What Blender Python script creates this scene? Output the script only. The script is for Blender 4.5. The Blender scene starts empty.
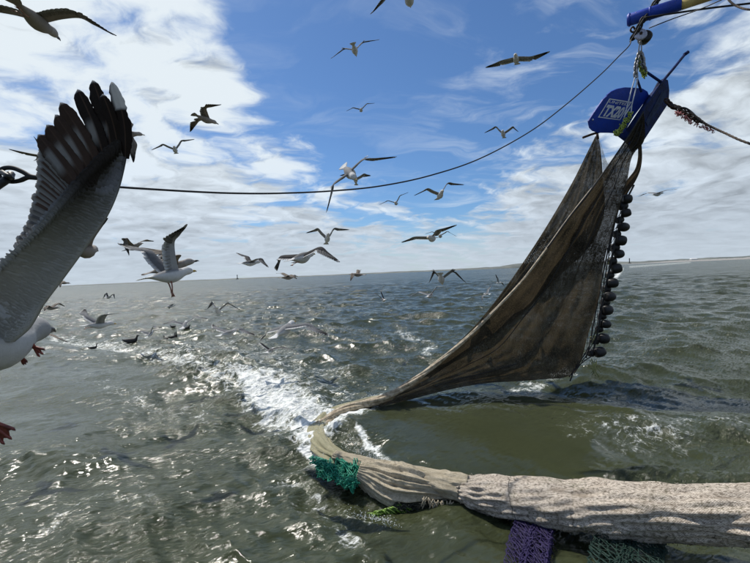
import bpy, bmesh, math, random
import numpy as np
from mathutils import Vector, Matrix
rad = math.radians
sc = bpy.context.scene
COL = sc.collection
random.seed(7); rng = np.random.default_rng(11)

# ------------------------------------------------------------------ camera
CAM = np.array([0, 0, 2.8]); FPX = 400.0
PITCH, ROLL = rad(-1.15), rad(2.3)
FW = np.array([0, math.cos(PITCH), math.sin(PITCH)])
_r0 = np.array([1.0, 0, 0]); _u0 = np.cross(_r0, FW)
RT = math.cos(ROLL)*_r0 - math.sin(ROLL)*_u0
UP = math.sin(ROLL)*_r0 + math.cos(ROLL)*_u0
cd = bpy.data.cameras.new('camera'); cam = bpy.data.objects.new('camera', cd); COL.objects.link(cam)
cd.sensor_width = 36; cd.lens = 36*FPX/750; cd.clip_start = 0.05; cd.clip_end = 60000
M = Matrix(((RT[0], UP[0], -FW[0], 0), (RT[1], UP[1], -FW[1], 0), (RT[2], UP[2], -FW[2], CAM[2]), (0, 0, 0, 1)))
cam.matrix_world = M
sc.camera = cam

def P(x, y, d):
    """real place seen at photograph point (x, y), d metres ahead"""
    return CAM + d*(FW + RT*(x-375)/FPX - UP*(y-281.5)/FPX)
def Wt(x, y, z=0.0):
    r = FW + RT*(x-375)/FPX - UP*(y-281.5)/FPX
    return CAM + r*((z-CAM[2])/r[2])

# ------------------------------------------------------------------ light
SUN_AZ, SUN_EL = rad(-43), rad(57)          # azimuth from +Y, clockwise positive
sd = np.array([math.sin(SUN_AZ)*math.cos(SUN_EL), math.cos(SUN_AZ)*math.cos(SUN_EL), math.sin(SUN_EL)])
sl = bpy.data.lights.new('sun', 'SUN'); sl.energy = 4.2; sl.angle = rad(0.55); sl.color = (1, .95, .87)
so = bpy.data.objects.new('sun', sl); COL.objects.link(so)
so.rotation_euler = Vector(tuple(-sd)).to_track_quat('-Z', 'Y').to_euler()
sc.view_settings.view_transform = 'Standard'; sc.view_settings.look = 'None'
sc.view_settings.gamma = 1; sc.view_settings.exposure = 0.08

class NT:
    def __init__(s, tree): s.t = tree; s.n = tree.nodes; s.l = tree.links
    def new(s, ty, **kw):
        n = s.n.new(ty)
        for k, v in kw.items(): setattr(n, k, v)
        return n
    def put(s, sock, v):
        if isinstance(v, bpy.types.NodeSocket): s.l.new(v, sock)
        elif v is not None: sock.default_value = v
    def math(s, op, a, b=None, c=None, clamp=False):
        n = s.new('ShaderNodeMath', operation=op, use_clamp=clamp)
        for i, v in enumerate((a, b, c)): s.put(n.inputs[i], v)
        return n.outputs[0]
    def vmath(s, op, a, b=None, scale=None):
        n = s.new('ShaderNodeVectorMath', operation=op)
        s.put(n.inputs[0], a); s.put(n.inputs[1], b)
        if scale is not None: s.put(n.inputs['Scale'], scale)
        return n.outputs['Value'] if op in ('DOT_PRODUCT', 'LENGTH', 'DISTANCE') else n.outputs[0]
    def noise(s, vec, scale, detail=4, rough=.5, dist=0, lac=2):
        n = s.new('ShaderNodeTexNoise'); s.put(n.inputs['Vector'], vec)
        for k, v in (('Scale', scale), ('Detail', detail), ('Roughness', rough), ('Distortion', dist), ('Lacunarity', lac)):
            s.put(n.inputs[k], v)
        return n.outputs['Fac']
    def ramp(s, f, stops):
        n = s.new('ShaderNodeValToRGB'); s.put(n.inputs[0], f); e = n.color_ramp.elements
        while len(e) < len(stops): e.new(.5)
        for el, (p, c) in zip(e, stops):
            el.position = p; el.color = (c, c, c, 1) if isinstance(c, (int, float)) else (*c, 1)
        return n.outputs[0]
    def mix(s, f, a, b, ty='MIX'):
        n = s.new('ShaderNodeMix', data_type='RGBA', blend_type=ty)
        s.put(n.inputs[0], f)
        for i, v in ((6, a), (7, b)):
            s.put(n.inputs[i], (*v, 1) if isinstance(v, tuple) and len(v) == 3 else v)
        return n.outputs[2]
    def smooth(s, v, a, b):
        n = s.new('ShaderNodeMapRange', interpolation_type='SMOOTHSTEP')
        s.put(n.inputs[0], v); n.inputs[1].default_value = a; n.inputs[2].default_value = b
        return n.outputs[0]

# ------------------------------------------------------------------ sky: Nishita air with a layer of broken cloud
wd = bpy.data.worlds.new('World'); sc.world = wd; wd.use_nodes = True
w = NT(wd.node_tree); w.n.clear()
sky = w.new('ShaderNodeTexSky', sky_type='NISHITA'); sky.sun_disc = False
sky.sun_elevation = SUN_EL; sky.sun_rotation = SUN_AZ
sky.air_density = 1.0; sky.dust_density = .35; sky.ozone_density = 3.0; sky.altitude = 0
tc = w.new('ShaderNodeTexCoord'); d = w.vmath('NORMALIZE', tc.outputs['Generated'])
sx = w.new('ShaderNodeSeparateXYZ'); w.l.new(d, sx.inputs[0]); dz = w.math('MAXIMUM', sx.outputs[2], 0.0)
inv = w.math('DIVIDE', 1.0, w.math('ADD', dz, .16))
cx = w.new('ShaderNodeCombineXYZ'); w.put(cx.inputs[0], w.math('MULTIPLY', sx.outputs[0], inv)); w.put(cx.inputs[1], w.math('MULTIPLY', sx.outputs[1], inv))
plane = cx.outputs[0]
def dirof(x, y):
    v = FW + RT*(x-375)/FPX - UP*(y-281.5)/FPX; return tuple(v/np.linalg.norm(v))
def blob(x, y, half_deg, amp):       # a bank (+) or a gap (-) in the cloud cover round a compass direction
    dp = w.vmath('DOT_PRODUCT', d, dirof(x, y))
    return w.math('MULTIPLY', w.smooth(dp, math.cos(rad(half_deg)), 1.0), amp)
warp = w.noise(plane, 1.3, 3, .6)
pl2 = w.vmath('ADD', plane, w.vmath('SCALE', (1, .6, .3), None, w.math('MULTIPLY', w.math('SUBTRACT', warp, .5), .9)))
n1 = w.noise(pl2, 2.5, 10, .57)
sunoff = w.vmath('ADD', pl2, (-.07, .09, 0))
n1s = w.noise(sunoff, 2.5, 6, .57)
cov = n1
for b in ((40, 20, 26, .035), (200, 90, 18, .03), (250, 215, 22, .08), (60, 230, 20, .05), (140, 130, 8, -.06), (25, 110, 7, -.06), (170, 40, 6, -.05), (560, 185, 15, .12), (-200, 60, 40, .12), (720, 130, 20, .10), (1100, 100, 40, .08),
          (430, 60, 27, -.22), (300, 20, 13, -.12), (470, 230, 6, -.06), (620, 120, 12, -.10), (10, 262, 12, -.04), (700, 40, 14, -.06), (640, 210, 9, -.05)):
    cov = w.math('ADD', cov, blob(*b))
cov = w.math('ADD', cov, w.math('MULTIPLY', w.smooth(dz, .30, .02), .13))
dens = w.smooth(cov, .46, .655)
cirr = w.noise(w.vmath('MULTIPLY', pl2, (1.0, 2.3, 1)), 1.7, 6, .6, .6)
cirr = w.math('MULTIPLY', w.math('MULTIPLY', w.smooth(cirr, .46, .74), .42), w.math('ADD', w.smooth(sx.outputs[0], .0, .35), .35), clamp=True)
lit = w.math('MULTIPLY', w.math('SUBTRACT', n1, n1s), 2.7)
thick = w.smooth(cov, .60, .86)
sunclose = w.smooth(w.vmath('DOT_PRODUCT', d, tuple(sd)), .35, 1.0)
br = w.math('ADD', w.math('SUBTRACT', .86, w.math('MULTIPLY', thick, .14)), w.math('MULTIPLY', sunclose, .30))
br = w.math('ADD', br, w.math('MULTIPLY', lit, w.math('SUBTRACT', 1.0, w.math('MULTIPLY', w.smooth(dz, .42, .03), .72))))
br = w.math('SUBTRACT', br, w.math('MULTIPLY', w.smooth(w.noise(pl2, 5.5, 7, .6), .42, .68), .16))
low = w.smooth(dz, .42, .03)
br = w.math('MULTIPLY', br, w.math('SUBTRACT', 1.0, w.math('MULTIPLY', low, .17)))
br = w.math('MINIMUM', w.math('MAXIMUM', br, .34), .93)
ccol = w.mix(low, (8.0, 8.8, 9.4), (7.2, 8.3, 9.6))
cloud = w.vmath('SCALE', ccol, None, br)
skyc = w.vmath('MULTIPLY', sky.outputs[0], (.60, .80, 1.0))
c1 = w.mix(cirr, skyc, (7.2, 8.0, 8.8))
c2 = w.mix(dens, c1, cloud)
veil = w.smooth(dz, .14, .0)
c3 = w.mix(w.math('MULTIPLY', veil, .70), c2, (5.3, 6.1, 6.9))
bg = w.new('ShaderNodeBackground'); w.l.new(c3, bg.inputs[0]); bg.inputs[1].default_value = .10
out = w.new('ShaderNodeOutputWorld'); w.l.new(bg.outputs[0], out.inputs[0])

# ------------------------------------------------------------------ object helpers
def mesh_obj(name, V, Fc, mat=None, parent=None, col=None, smooth=True):
    me = bpy.data.meshes.new(name)
    V = np.asarray(V, float)
    me.from_pydata(V.tolist(), [], [tuple(int(i) for i in f) for f in Fc])
    if smooth: me.polygons.foreach_set('use_smooth', [True]*len(me.polygons))
    if col is not None:
        a = me.color_attributes.new('Col', 'FLOAT_COLOR', 'POINT')
        c = np.ones((len(V), 4)); c[:, :3] = np.asarray(col)[:, :3]; a.data.foreach_set('color', c.ravel())
    if mat: me.materials.append(mat)
    me.update()
    o = bpy.data.objects.new(name, me); COL.objects.link(o)
    if parent: o.parent = parent
    return o
def tag(o, label=None, cat=None, group=None, kind=None):
    if label: o['label'] = label
    if cat: o['category'] = cat
    if group: o['group'] = group
    if kind: o['kind'] = kind
    return o
def empty(name, loc, label, cat, group=None, rot=None):
    o = bpy.data.objects.new(name, None); COL.objects.link(o); o.location = tuple(loc); o.empty_display_size = .1
    if rot is not None: o.rotation_euler = rot
    return tag(o, label, cat, group)
class MB:
    """collects pieces of one mesh (world space unless told otherwise)"""
    def __init__(s): s.V = []; s.F = []; s.C = []; s.n = 0
    def add(s, V, Fc, col=None):
        V = np.asarray(V, float); s.V.append(V); s.F += [tuple(i+s.n for i in f) for f in Fc]; s.n += len(V)
        c = np.ones((len(V), 3)) if col is None else (np.tile(col, (len(V), 1)) if np.ndim(col) == 1 else np.asarray(col))
        s.C.append(c)
    def build(s, name, mat, parent=None, origin=None, usecol=False, smooth=True):
        V = np.vstack(s.V)
        if origin is not None: V = V - np.asarray(origin)
        return mesh_obj(name, V, s.F, mat, parent, np.vstack(s.C) if usecol else None, smooth)
def catmull(pts, n):
    pts = np.asarray(pts, float); k = len(pts)
    t = np.linspace(0, k-1, n); i = np.clip(t.astype(int), 0, k-2); f = (t-i)[:, None]
    p = np.vstack([2*pts[0]-pts[1], pts, 2*pts[-1]-pts[-2]])
    a, b, c, e = p[i], p[i+1], p[i+2], p[i+3]
    return .5*((2*b)+(-a+c)*f+(2*a-5*b+4*c-e)*f*f+(-a+3*b-3*c+e)*f**3)
def frames(C):
    T = np.gradient(C, axis=0); T /= np.linalg.norm(T, axis=1)[:, None]+1e-12
    ref = np.array([0, 0, 1.0]) if abs(T[0][2]) < .9 else np.array([1.0, 0, 0])
    N = np.zeros_like(T); n = np.cross(T[0], ref); n /= np.linalg.norm(n)
    for i in range(len(T)):
        n = n - T[i]*(n@T[i]); n /= np.linalg.norm(n)+1e-12; N[i] = n
    return T, N, np.cross(T, N)
def tube(mb, pts, r, seg=8, n=None, caps=True, col=None):
    pts = np.asarray(pts, float)
    r = np.full(2, float(r)) if np.ndim(r) == 0 else np.asarray(r, float)
    if n is None and len(r) > 2 and len(r) != len(pts): n = len(r)
    C = catmull(pts, n) if n else pts
    r = np.interp(np.linspace(0, 1, len(C)), np.linspace(0, 1, len(r)), r)
    T, N, B = frames(C)
    a = np.linspace(0, 2*math.pi, seg, endpoint=False)
    V = (C[:, None] + r[:, None, None]*(np.cos(a)[None, :, None]*N[:, None]+np.sin(a)[None, :, None]*B[:, None])).reshape(-1, 3)
    Fc = [(i*seg+j, i*seg+(j+1) % seg, (i+1)*seg+(j+1) % seg, (i+1)*seg+j) for i in range(len(C)-1) for j in range(seg)]
    if caps: Fc += [tuple(range(seg))[::-1], tuple((len(C)-1)*seg+j for j in range(seg))]
    mb.add(V, Fc, col)
def grid_faces(n, m, closed=False):
    return [(i*m+j, i*m+(j+1) % m, (i+1)*m+(j+1) % m, (i+1)*m+j) for i in range(n-1) for j in range(m if closed else m-1)]

def mat_new(name):
    m = bpy.data.materials.new(name); m.use_nodes = True; t = NT(m.node_tree); t.n.clear()
    o = t.new('ShaderNodeOutputMaterial'); return m, t, o
def principled(t, base, rough=.5, spec=.5, metal=0, normal=None):
    b = t.new('ShaderNodeBsdfPrincipled')
    t.put(b.inputs['Base Color'], (*base, 1) if isinstance(base, tuple) and len(base) == 3 else base)
    t.put(b.inputs['Roughness'], rough); t.put(b.inputs['Specular IOR Level'], spec); t.put(b.inputs['Metallic'], metal)
    if normal is not None: t.l.new(normal, b.inputs['Normal'])
    return b
def bump(t, h, strength=.5, dist=.01):
    n = t.new('ShaderNodeBump'); t.put(n.inputs['Height'], h); n.inputs['Strength'].default_value = strength
    n.inputs['Distance'].default_value = dist; return n.outputs[0]
def simple(name, c, rough=.5, metal=0, var=.25, scale=20, bs=.3, bd=.003, spec=.5, c2=None):
    m, t, o = mat_new(name); g = t.new('ShaderNodeNewGeometry').outputs['Position']
    n = t.noise(g, scale, 5, .6)
    dark = tuple(x*(1-var) for x in c) if c2 is None else c2
    cc = t.mix(t.smooth(n, .35, .65), dark, c)
    b = principled(t, cc, rough, spec, metal, bump(t, t.noise(g, scale*4, 4), bs, bd)); t.l.new(b.outputs[0], o.inputs[0]); return m
# ------------------------------------------------------------------ the sea
def seg_mask(px, py, pts, w0):
    best = np.full(px.shape, 1e9)
    for (x0, y0, a), (x1, y1, b) in zip(pts[:-1], pts[1:]):
        dx, dy = x1-x0, y1-y0; t = np.clip(((px-x0)*dx+(py-y0)*dy)/(dx*dx+dy*dy), 0, 1)
        ww = a+(b-a)*t
        best = np.minimum(best, np.hypot(px-x0-t*dx, (py-y0-t*dy)*1.0)/ww)
    return np.exp(-best**2)*w0
def place_px(X, Y):
    D = np.stack([X, Y, np.full_like(X, -CAM[2])], -1); z = np.maximum(D@FW, .05)
    return 375+FPX*(D@RT)/z, 281.5-FPX*(D@UP)/z, (D@FW) > .3
ang = np.concatenate([np.radians(np.linspace(-180, -62, 60, endpoint=False)), np.radians(np.linspace(-62, 62, 860)), np.radians(np.linspace(62, 180, 61)[1:])])
rr = np.concatenate([np.linspace(.4, 3.2, 30, endpoint=False), np.geomspace(3.2, 100, 700, endpoint=False), np.geomspace(100, 700, 240, endpoint=False), np.geomspace(700, 30000, 60)])
A, Rr = np.meshgrid(ang, rr)
X0 = Rr*np.sin(A); Y0 = Rr*np.cos(A)
px, py, ok = place_px(X0, Y0)
_a = 130/np.maximum(Rr, 4)
px = px+_a*(.35*np.sin(X0*2.1+1.3*np.sin(Y0*1.7))+.22*np.sin(X0*5.3+Y0*3.1)+.12*np.sin(X0*11-Y0*9)); py = py+_a*.5*(.35*np.sin(Y0*1.9+X0*1.1+2)+.2*np.sin(X0*6.1-Y0*4+1)+.12*np.sin(X0*13+Y0*8))
px = np.where(ok, px, -9999.); py = np.where(ok, py, 9999.)
calm = np.clip(seg_mask(px, py, [(400, 425, 45), (480, 440, 60), (570, 450, 50)], 1.0), 0, 1)
calm = np.maximum(calm, .80*seg_mask(px, py, [(-20, 420, 70), (60, 395, 45), (150, 378, 25)], 1.0))
calm = np.maximum(calm, .55*seg_mask(px, py, [(0, 520, 70), (220, 460, 50)], 1.0))
calm = np.maximum(calm, .55*seg_mask(px, py, [(420, 540, 40), (750, 560, 60)], 1.0))
calm = np.maximum(calm, .55*seg_mask(px, py, [(470, 398, 14), (740, 408, 18)], 1.0))
churn = seg_mask(px, py, [(318, 440, 22), (285, 405, 36), (225, 378, 24), (150, 357, 12)], 1.0)
churn = np.maximum(churn, seg_mask(px, py, [(310, 480, 30), (380, 515, 20)], .8))
churn = np.maximum(churn, seg_mask(px, py, [(330, 405, 14), (385, 402, 9)], .9))
calm *= 1-np.clip(churn*1.2, 0, 1)
step = np.maximum(np.gradient(rr)[:, None]*np.ones_like(A), Rr*rad(.145))
Z = np.zeros_like(X0); DX = np.zeros_like(X0); DY = np.zeros_like(X0)
wind = rad(200)
lam = np.geomspace(.16, 9.5, 92)
for i, L in enumerate(lam):
    th = wind + rng.normal(0, .75 if L < 2 else .5); k = 2*math.pi/L
    amp = .0088*L**.92*(1.0 if L < 1.5 else 1.0 if L < 3 else (3/L)**1.2)
    ph = rng.uniform(0, 6.28); q = k*(X0*math.sin(th)+Y0*math.cos(th))+ph
    f = np.clip((L/step-2.2)/2.5, 0, 1)*(1-calm*np.clip(1.25-L/9, .1, .97))*np.clip(1-(Rr-80)/(90+L*55), 0, 1)
    Z += amp*f*np.cos(q); s = -amp*f*np.sin(q)*.6; DX += s*math.sin(th); DY += s*math.cos(th)
# churned water and wake: short steep lumps
for i in range(46):
    L = rng.uniform(.14, .75); th = rng.uniform(0, 6.28); k = 2*math.pi/L
    q = k*(X0*math.sin(th)+Y0*math.cos(th))+rng.uniform(0, 6.28)
    f = np.clip((L/step-2.0)/2, 0, 1)*np.clip(churn*1.2, 0, 1)
    Z += .009*L**.8*f*np.cos(q); s = -.009*L**.8*f*np.sin(q); DX += s*math.sin(th); DY += s*math.cos(th)
# swell pushed up behind the net and the steeper crests in the foreground
foam = .95*seg_mask(px, py, [(322, 430, 14), (302, 414, 25), (278, 402, 26), (245, 385, 16)], 1.0)
foam = np.maximum(foam, .45*seg_mask(px, py, [(250, 380, 26), (205, 370, 16), (165, 357, 10), (110, 346, 6), (50, 337, 3)], 1.0))
foam = np.maximum(foam, .86*seg_mask(px, py, [(312, 440, 11), (318, 452, 10), (326, 460, 5)], 1.0))
foam = np.maximum(foam, .80*seg_mask(px, py, [(312, 424, 10), (326, 416, 7)], 1.0))
foam = np.maximum(foam, .85*seg_mask(px, py, [(338, 416, 8), (360, 410, 7), (384, 403, 5)], 1.0))
foam = np.maximum(foam, .72*seg_mask(px, py, [(352, 440, 5), (372, 458, 5), (388, 465, 3)], 1.0))
foam = np.maximum(foam, .42*seg_mask(px, py, [(355, 500, 8), (385, 513, 8)], 1.0))
foam = np.maximum(foam, .22*seg_mask(px, py, [(160, 500, 10), (100, 500, 8), (20, 540, 8)], 1.0))
foam = np.maximum(foam, .22*seg_mask(px, py, [(290, 470, 30), (350, 540, 28)], 1.0))
foam = np.maximum(foam, .24*seg_mask(px, py, [(560, 427, 12), (640, 436, 14), (760, 428, 14)], 1.0))
foam = np.maximum(foam, .40*seg_mask(px, py, [(400, 330, 6), (430, 350, 5)], 1.0))
foam = np.maximum(foam, .42*seg_mask(px, py, [(578, 376, 3), (500, 384, 2)], 1.0))
foam = np.maximum(foam, .42*seg_mask(px, py, [(690, 262.4, 1.0), (630, 266.8, 1.6)], 1.0)*(px > 612))
foam = np.maximum(foam, .85*seg_mask(px, py, [(622, 269, 1.6), (616, 277, 2.6)], 1.0))
foam = np.maximum(foam, .26*seg_mask(px, py, [(330, 385, 30), (250, 350, 22), (190, 345, 14)], 1.0))
foam = np.maximum(foam, .20*seg_mask(px, py, [(200, 415, 20), (130, 400, 12), (90, 380, 8)], 1.0))
foam = np.where(ok, foam, 0)
Z *= 1.0
V = np.stack([X0+DX, Y0+DY, Z], -1).reshape(-1, 3)
n, m = A.shape
me = bpy.data.meshes.new('sea')
idx = np.arange(n*m).reshape(n, m)
quads = np.stack([idx[:-1, :-1], idx[1:, :-1], idx[1:, 1:], idx[:-1, 1:]], -1).reshape(-1, 4)[:, ::-1]
me.vertices.add(len(V)); me.vertices.foreach_set('co', V.ravel())
me.loops.add(quads.size); me.loops.foreach_set('vertex_index', quads.ravel().astype(np.int32))
me.polygons.add(len(quads)); me.polygons.foreach_set('loop_start', np.arange(0, quads.size, 4, dtype=np.int32))
me.polygons.foreach_set('loop_total', np.full(len(quads), 4, dtype=np.int32))
me.polygons.foreach_set('use_smooth', [True]*len(quads))
me.update(calc_edges=True); me.validate()
for nm, arr in (('foam', foam), ('calm', calm), ('churn', churn)):
    at = me.attributes.new(nm, 'FLOAT', 'POINT'); at.data.foreach_set('value', arr.ravel().astype(np.float32))
sea = bpy.data.objects.new('sea', me); COL.objects.link(sea)
tag(sea, 'grey green choppy sea with a trail of white foam', 'sea', kind='structure')
def sea_height(x, y):
    r = math.hypot(x, y); a = math.atan2(x, y)
    i = min(max(int(np.searchsorted(rr, r)), 0), n-1); j = min(max(int(np.searchsorted(ang, a)), 0), m-1)
    return float(Z[i, j])

m_sea, t, o = mat_new('sea_water')
pos = t.new('ShaderNodeNewGeometry').outputs['Position']
att = lambda nm: t.new('ShaderNodeAttribute', attribute_name=nm).outputs['Fac']
dist = t.vmath('LENGTH', pos)
near = t.smooth(dist, 60, 8)
mp = t.new('ShaderNodeMapping'); t.l.new(pos, mp.inputs[0]); mp.inputs['Rotation'].default_value = (0, 0, rad(-32)); mp.inputs['Scale'].default_value = (1, 1, 1)
st = t.vmath('MULTIPLY', mp.outputs[0], (.58, 1.3, 1))
b1 = t.noise(st, 5.5, 6, .62, .4); b2 = t.noise(st, 1.3, 5, .6, .3); b3 = t.noise(t.vmath('MULTIPLY', pos, (.5, 1.0, 1)), .33, 6, .62)
quiet = t.math('SUBTRACT', 1.0, t.math('MULTIPLY', att('calm'), .93))
# long thin wind streaks of ruffled water
streak = t.smooth(t.noise(t.vmath('MULTIPLY', pos, (.35, .8, 1)), .8, 3, .5, .8), .38, .62)
amp1 = t.math('MULTIPLY', t.math('MULTIPLY', quiet, t.math('ADD', t.math('MULTIPLY', streak, .9), .35)), t.math('ADD', 1.0, t.math('MULTIPLY', att('churn'), .35)))
h = t.math('MULTIPLY', t.math('SUBTRACT', b1, .5), t.math('MULTIPLY', amp1, .055))
h = t.math('ADD', h, t.math('MULTIPLY', t.math('MULTIPLY', t.math('SUBTRACT', b2, .5), .13), t.math('MULTIPLY', quiet, t.smooth(dist, 12, 45))))
h = t.math('ADD', h, t.math('MULTIPLY', t.math('MULTIPLY', t.math('SUBTRACT', b3, .5), .60), t.smooth(dist, 35, 110)))
bn = t.new('ShaderNodeBump'); t.put(bn.inputs['Height'], h); bn.inputs['Strength'].default_value = 1; bn.inputs['Distance'].default_value = 1.0
# foam: lacy, broken by cells
fw1 = t.noise(pos, 3.2, 8, .72, .9)
wp = t.vmath('ADD', pos, t.vmath('SCALE', (1, 1, 0), None, t.math('MULTIPLY', t.math('SUBTRACT', t.noise(pos, 3.0, 4), .5), .9)))
vo = t.new('ShaderNodeTexVoronoi', feature='DISTANCE_TO_EDGE'); t.l.new(wp, vo.inputs['Vector']); vo.inputs['Scale'].default_value = 5.5
vo2 = t.new('ShaderNodeTexVoronoi', feature='DISTANCE_TO_EDGE'); t.l.new(wp, vo2.inputs['Vector']); vo2.inputs['Scale'].default_value = 17.
lace = t.math('SUBTRACT', 1.0, t.smooth(t.math('MULTIPLY', vo.outputs[0], 1.0), .0, .22))
lace2 = t.math('SUBTRACT', 1.0, t.smooth(vo2.outputs[0], .0, .30))
fn = t.math('ADD', t.math('MULTIPLY_ADD', fw1, 2.3, -.65), t.math('ADD', t.math('MULTIPLY', lace, .25), t.math('MULTIPLY', lace2, .16)))
fd = att('foam')
fmask = t.smooth(t.math('ADD', fn, t.math('MULTIPLY', fd, .95)), .98, 1.54)
fmask = t.math('MULTIPLY', fmask, t.smooth(fd, .04, .25))
# sparse whitecap flecks farther out
wc = t.smooth(t.noise(t.vmath('MULTIPLY', pos, (.45, 1.2, 1)), .9, 7, .7), .715, .78)
wc = t.math('MULTIPLY', wc, t.smooth(t.noise(pos, .07, 2), .42, .62))
fmask = t.math('MAXIMUM', fmask, t.math('MULTIPLY', wc, .55))
murk = t.noise(pos, .35, 4, .6)
bubbly = t.math('MULTIPLY', t.smooth(fd, .08, .8), t.smooth(fw1, .25, .60))
base = t.mix(murk, (.031, .039, .018), (.049, .055, .026))
base = t.mix(t.math('MULTIPLY', bubbly, .7), base, (.20, .22, .16))
base = t.mix(fmask, base, t.mix(t.smooth(t.noise(pos, 14, 5, .7), .35, .62), (.50, .53, .50), (.84, .85, .83)))
rg = t.mix(fmask, t.mix(t.smooth(dist, 15, 150), (.10,)*3, (.26,)*3), (.65,)*3)
def ncol(vec, scale, det=3):
    n_ = t.new('ShaderNodeTexNoise'); t.put(n_.inputs['Vector'], vec); n_.inputs['Scale'].default_value = scale; n_.inputs['Detail'].default_value = det; n_.inputs['Roughness'].default_value = .6
    return t.vmath('SUBTRACT', n_.outputs['Color'], (.5, .5, .5))
rip = t.vmath('ADD', t.vmath('SCALE', ncol(st, 17.0, 1.5), None, t.math('MULTIPLY', t.math('ADD', amp1, .06), 1.75)), t.vmath('SCALE', ncol(st, 2.1, 4), None, t.math('MULTIPLY', quiet, t.math('MULTIPLY_ADD', t.smooth(dist, 10, 60), .60, .20))))
rip = t.vmath('ADD', rip, t.vmath('SCALE', ncol(t.vmath('MULTIPLY', pos, (.45, 1, 1)), .45, 5), None, t.math('MULTIPLY', t.smooth(dist, 40, 140), t.math('MULTIPLY_ADD', t.smooth(t.noise(t.vmath('MULTIPLY', pos, (.25, 1, 1)), .035, 5, .7), .35, .65), .85, .40))))
rip = t.vmath('MULTIPLY', rip, (1, 1, 0))
nfin = t.vmath('NORMALIZE', t.vmath('ADD', bn.outputs[0], rip))
pb = principled(t, base, rg, .5, 0, nfin); pb.inputs['IOR'].default_value = 1.333
t.put(pb.inputs['Subsurface Weight'], t.math('MULTIPLY', t.math('SUBTRACT', 1.0, fmask), t.math('MULTIPLY_ADD', att('calm'), .8, .2))); pb.inputs['Subsurface Radius'].default_value = (.24, .24, .20); t.put(pb.inputs['Subsurface Scale'], t.math('MULTIPLY_ADD', att('calm'), 2.4, .4))
t.l.new(pb.outputs[0], o.inputs[0]); me.materials.append(m_sea)

# ------------------------------------------------------------------ far shore
def shore(name, pts, dist_, thick, mat, label, cat='dunes', seed=1):
    r = np.random.default_rng(seed)
    P0 = np.array([(x, h) for x, h in pts], float); xs = np.linspace(P0[0, 0], P0[-1, 0], 260); hs = np.interp(xs, P0[:, 0], P0[:, 1])
    hs = np.maximum(hs+np.convolve(r.normal(0, 1, 260+8), np.ones(9)/9, 'valid')*hs*.35, .3)
    V = []
    for x, hh in zip(xs, hs):
        g = Wt(x, 281.5+200, 0); g = g-CAM; r_ = FW+RT*(x-375)/FPX; c = np.array([r_[0], r_[1]])/r_[1]*dist_
        u = c/np.linalg.norm(c)
        for k, (off, f) in enumerate(((0, -.3), (0.05, .25), (.2, .7), (.45, 1), (.8, .8), (1, .4))):
            q = c+u*thick*off; V.append((q[0], q[1], hh*f+(r.normal(0, .04)*hh if 0 < k < 5 else 0)))
    ob = mesh_obj(name, V, grid_faces(260, 6), mat); return tag(ob, label, cat, kind='structure')
m_dune = simple('dune_grass', (.16, .17, .15), .9, 0, .35, .004, 0, .01, c2=(.09, .105, .10))
m_sand = simple('pale_sand', (.30, .29, .27), .9, 0, .2, .01, 0, .01)
shore('shoreline', [(60, 8), (200, 12), (330, 11), (420, 15), (500, 24), (520, 44), (545, 52), (565, 46), (600, 26), (640, 20), (690, 28), (720, 36), (760, 30), (900, 20), (1200, 14)], 4200, 700, m_dune, 'low dark dunes along the horizon', seed=3)
shore('sandbank', [(606, 1.2), (640, 2.2), (670, 4.5), (690, 7), (720, 6), (760, 8), (900, 3)], 1500, 300, m_sand, 'pale sandbank below the dunes on the right', 'sandbank', seed=5)
m_dark = simple('weathered_concrete', (.10, .105, .11), .8)
m_white = simple('white_paint', (.75, .75, .73), .6)
def far_tower(px_, h_, d_, label):
    g = (FW+RT*(px_-375)/FPX); g = np.array([g[0], g[1], 0])/g[1]*d_
    e = empty('sea_tower', g, label, 'tower')
    mb = MB(); tube(mb, [(0, 0, -2), (0, 0, h_*.75)], [h_*.10, h_*.07], 10); mb.build('shaft', m_dark, e)
    mb = MB(); tube(mb, [(0, 0, h_*.75), (0, 0, h_*.8), (0, 0, h_*.92), (0, 0, h_)], np.array([h_*.11, h_*.10, h_*.08, .4]), 10); mb.build('lantern', m_dark, e)
    mb = MB(); tube(mb, [(0, 0, -2), (0, 0, h_*.16)], [h_*.28, h_*.26], 8); mb.build('base', m_dark, e)
far_tower(237.5, 48, 4100, 'small dark tower on the horizon, left of centre above the gulls')
far_tower(630, 46, 3300, 'small dark tower on the horizon just right of the row of bobbins')
g = (FW+RT*(694-375)/FPX); g = np.array([g[0], g[1], 0])/g[1]*1750
e = empty('white_building', g, 'tiny white building on the sandbank at the right horizon', 'building')
mb = MB()
def boxv(c, s):
    c = np.array(c); s = np.array(s)/2; V = [c+s*np.array(q) for q in ((-1,-1,-1),(1,-1,-1),(1,1,-1),(-1,1,-1),(-1,-1,1),(1,-1,1),(1,1,1),(-1,1,1))]
    return V, [(0,3,2,1),(4,5,6,7),(0,1,5,4),(1,2,6,5),(2,3,7,6),(3,0,4,7)]
mb.add(*boxv((0, 0, 6), (26, 12, 9))); mb.build('wall', m_white, e, smooth=False)
mb = MB(); mb.add([(-14, -7, 10.5), (14, -7, 10.5), (14, 7, 10.5), (-14, 7, 10.5), (-10, 0, 14), (10, 0, 14)], [(0, 1, 5, 4), (1, 2, 5), (2, 3, 4, 5), (3, 0, 4), (3, 2, 1, 0)]); mb.build('roof', m_white, e, smooth=False)
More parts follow.
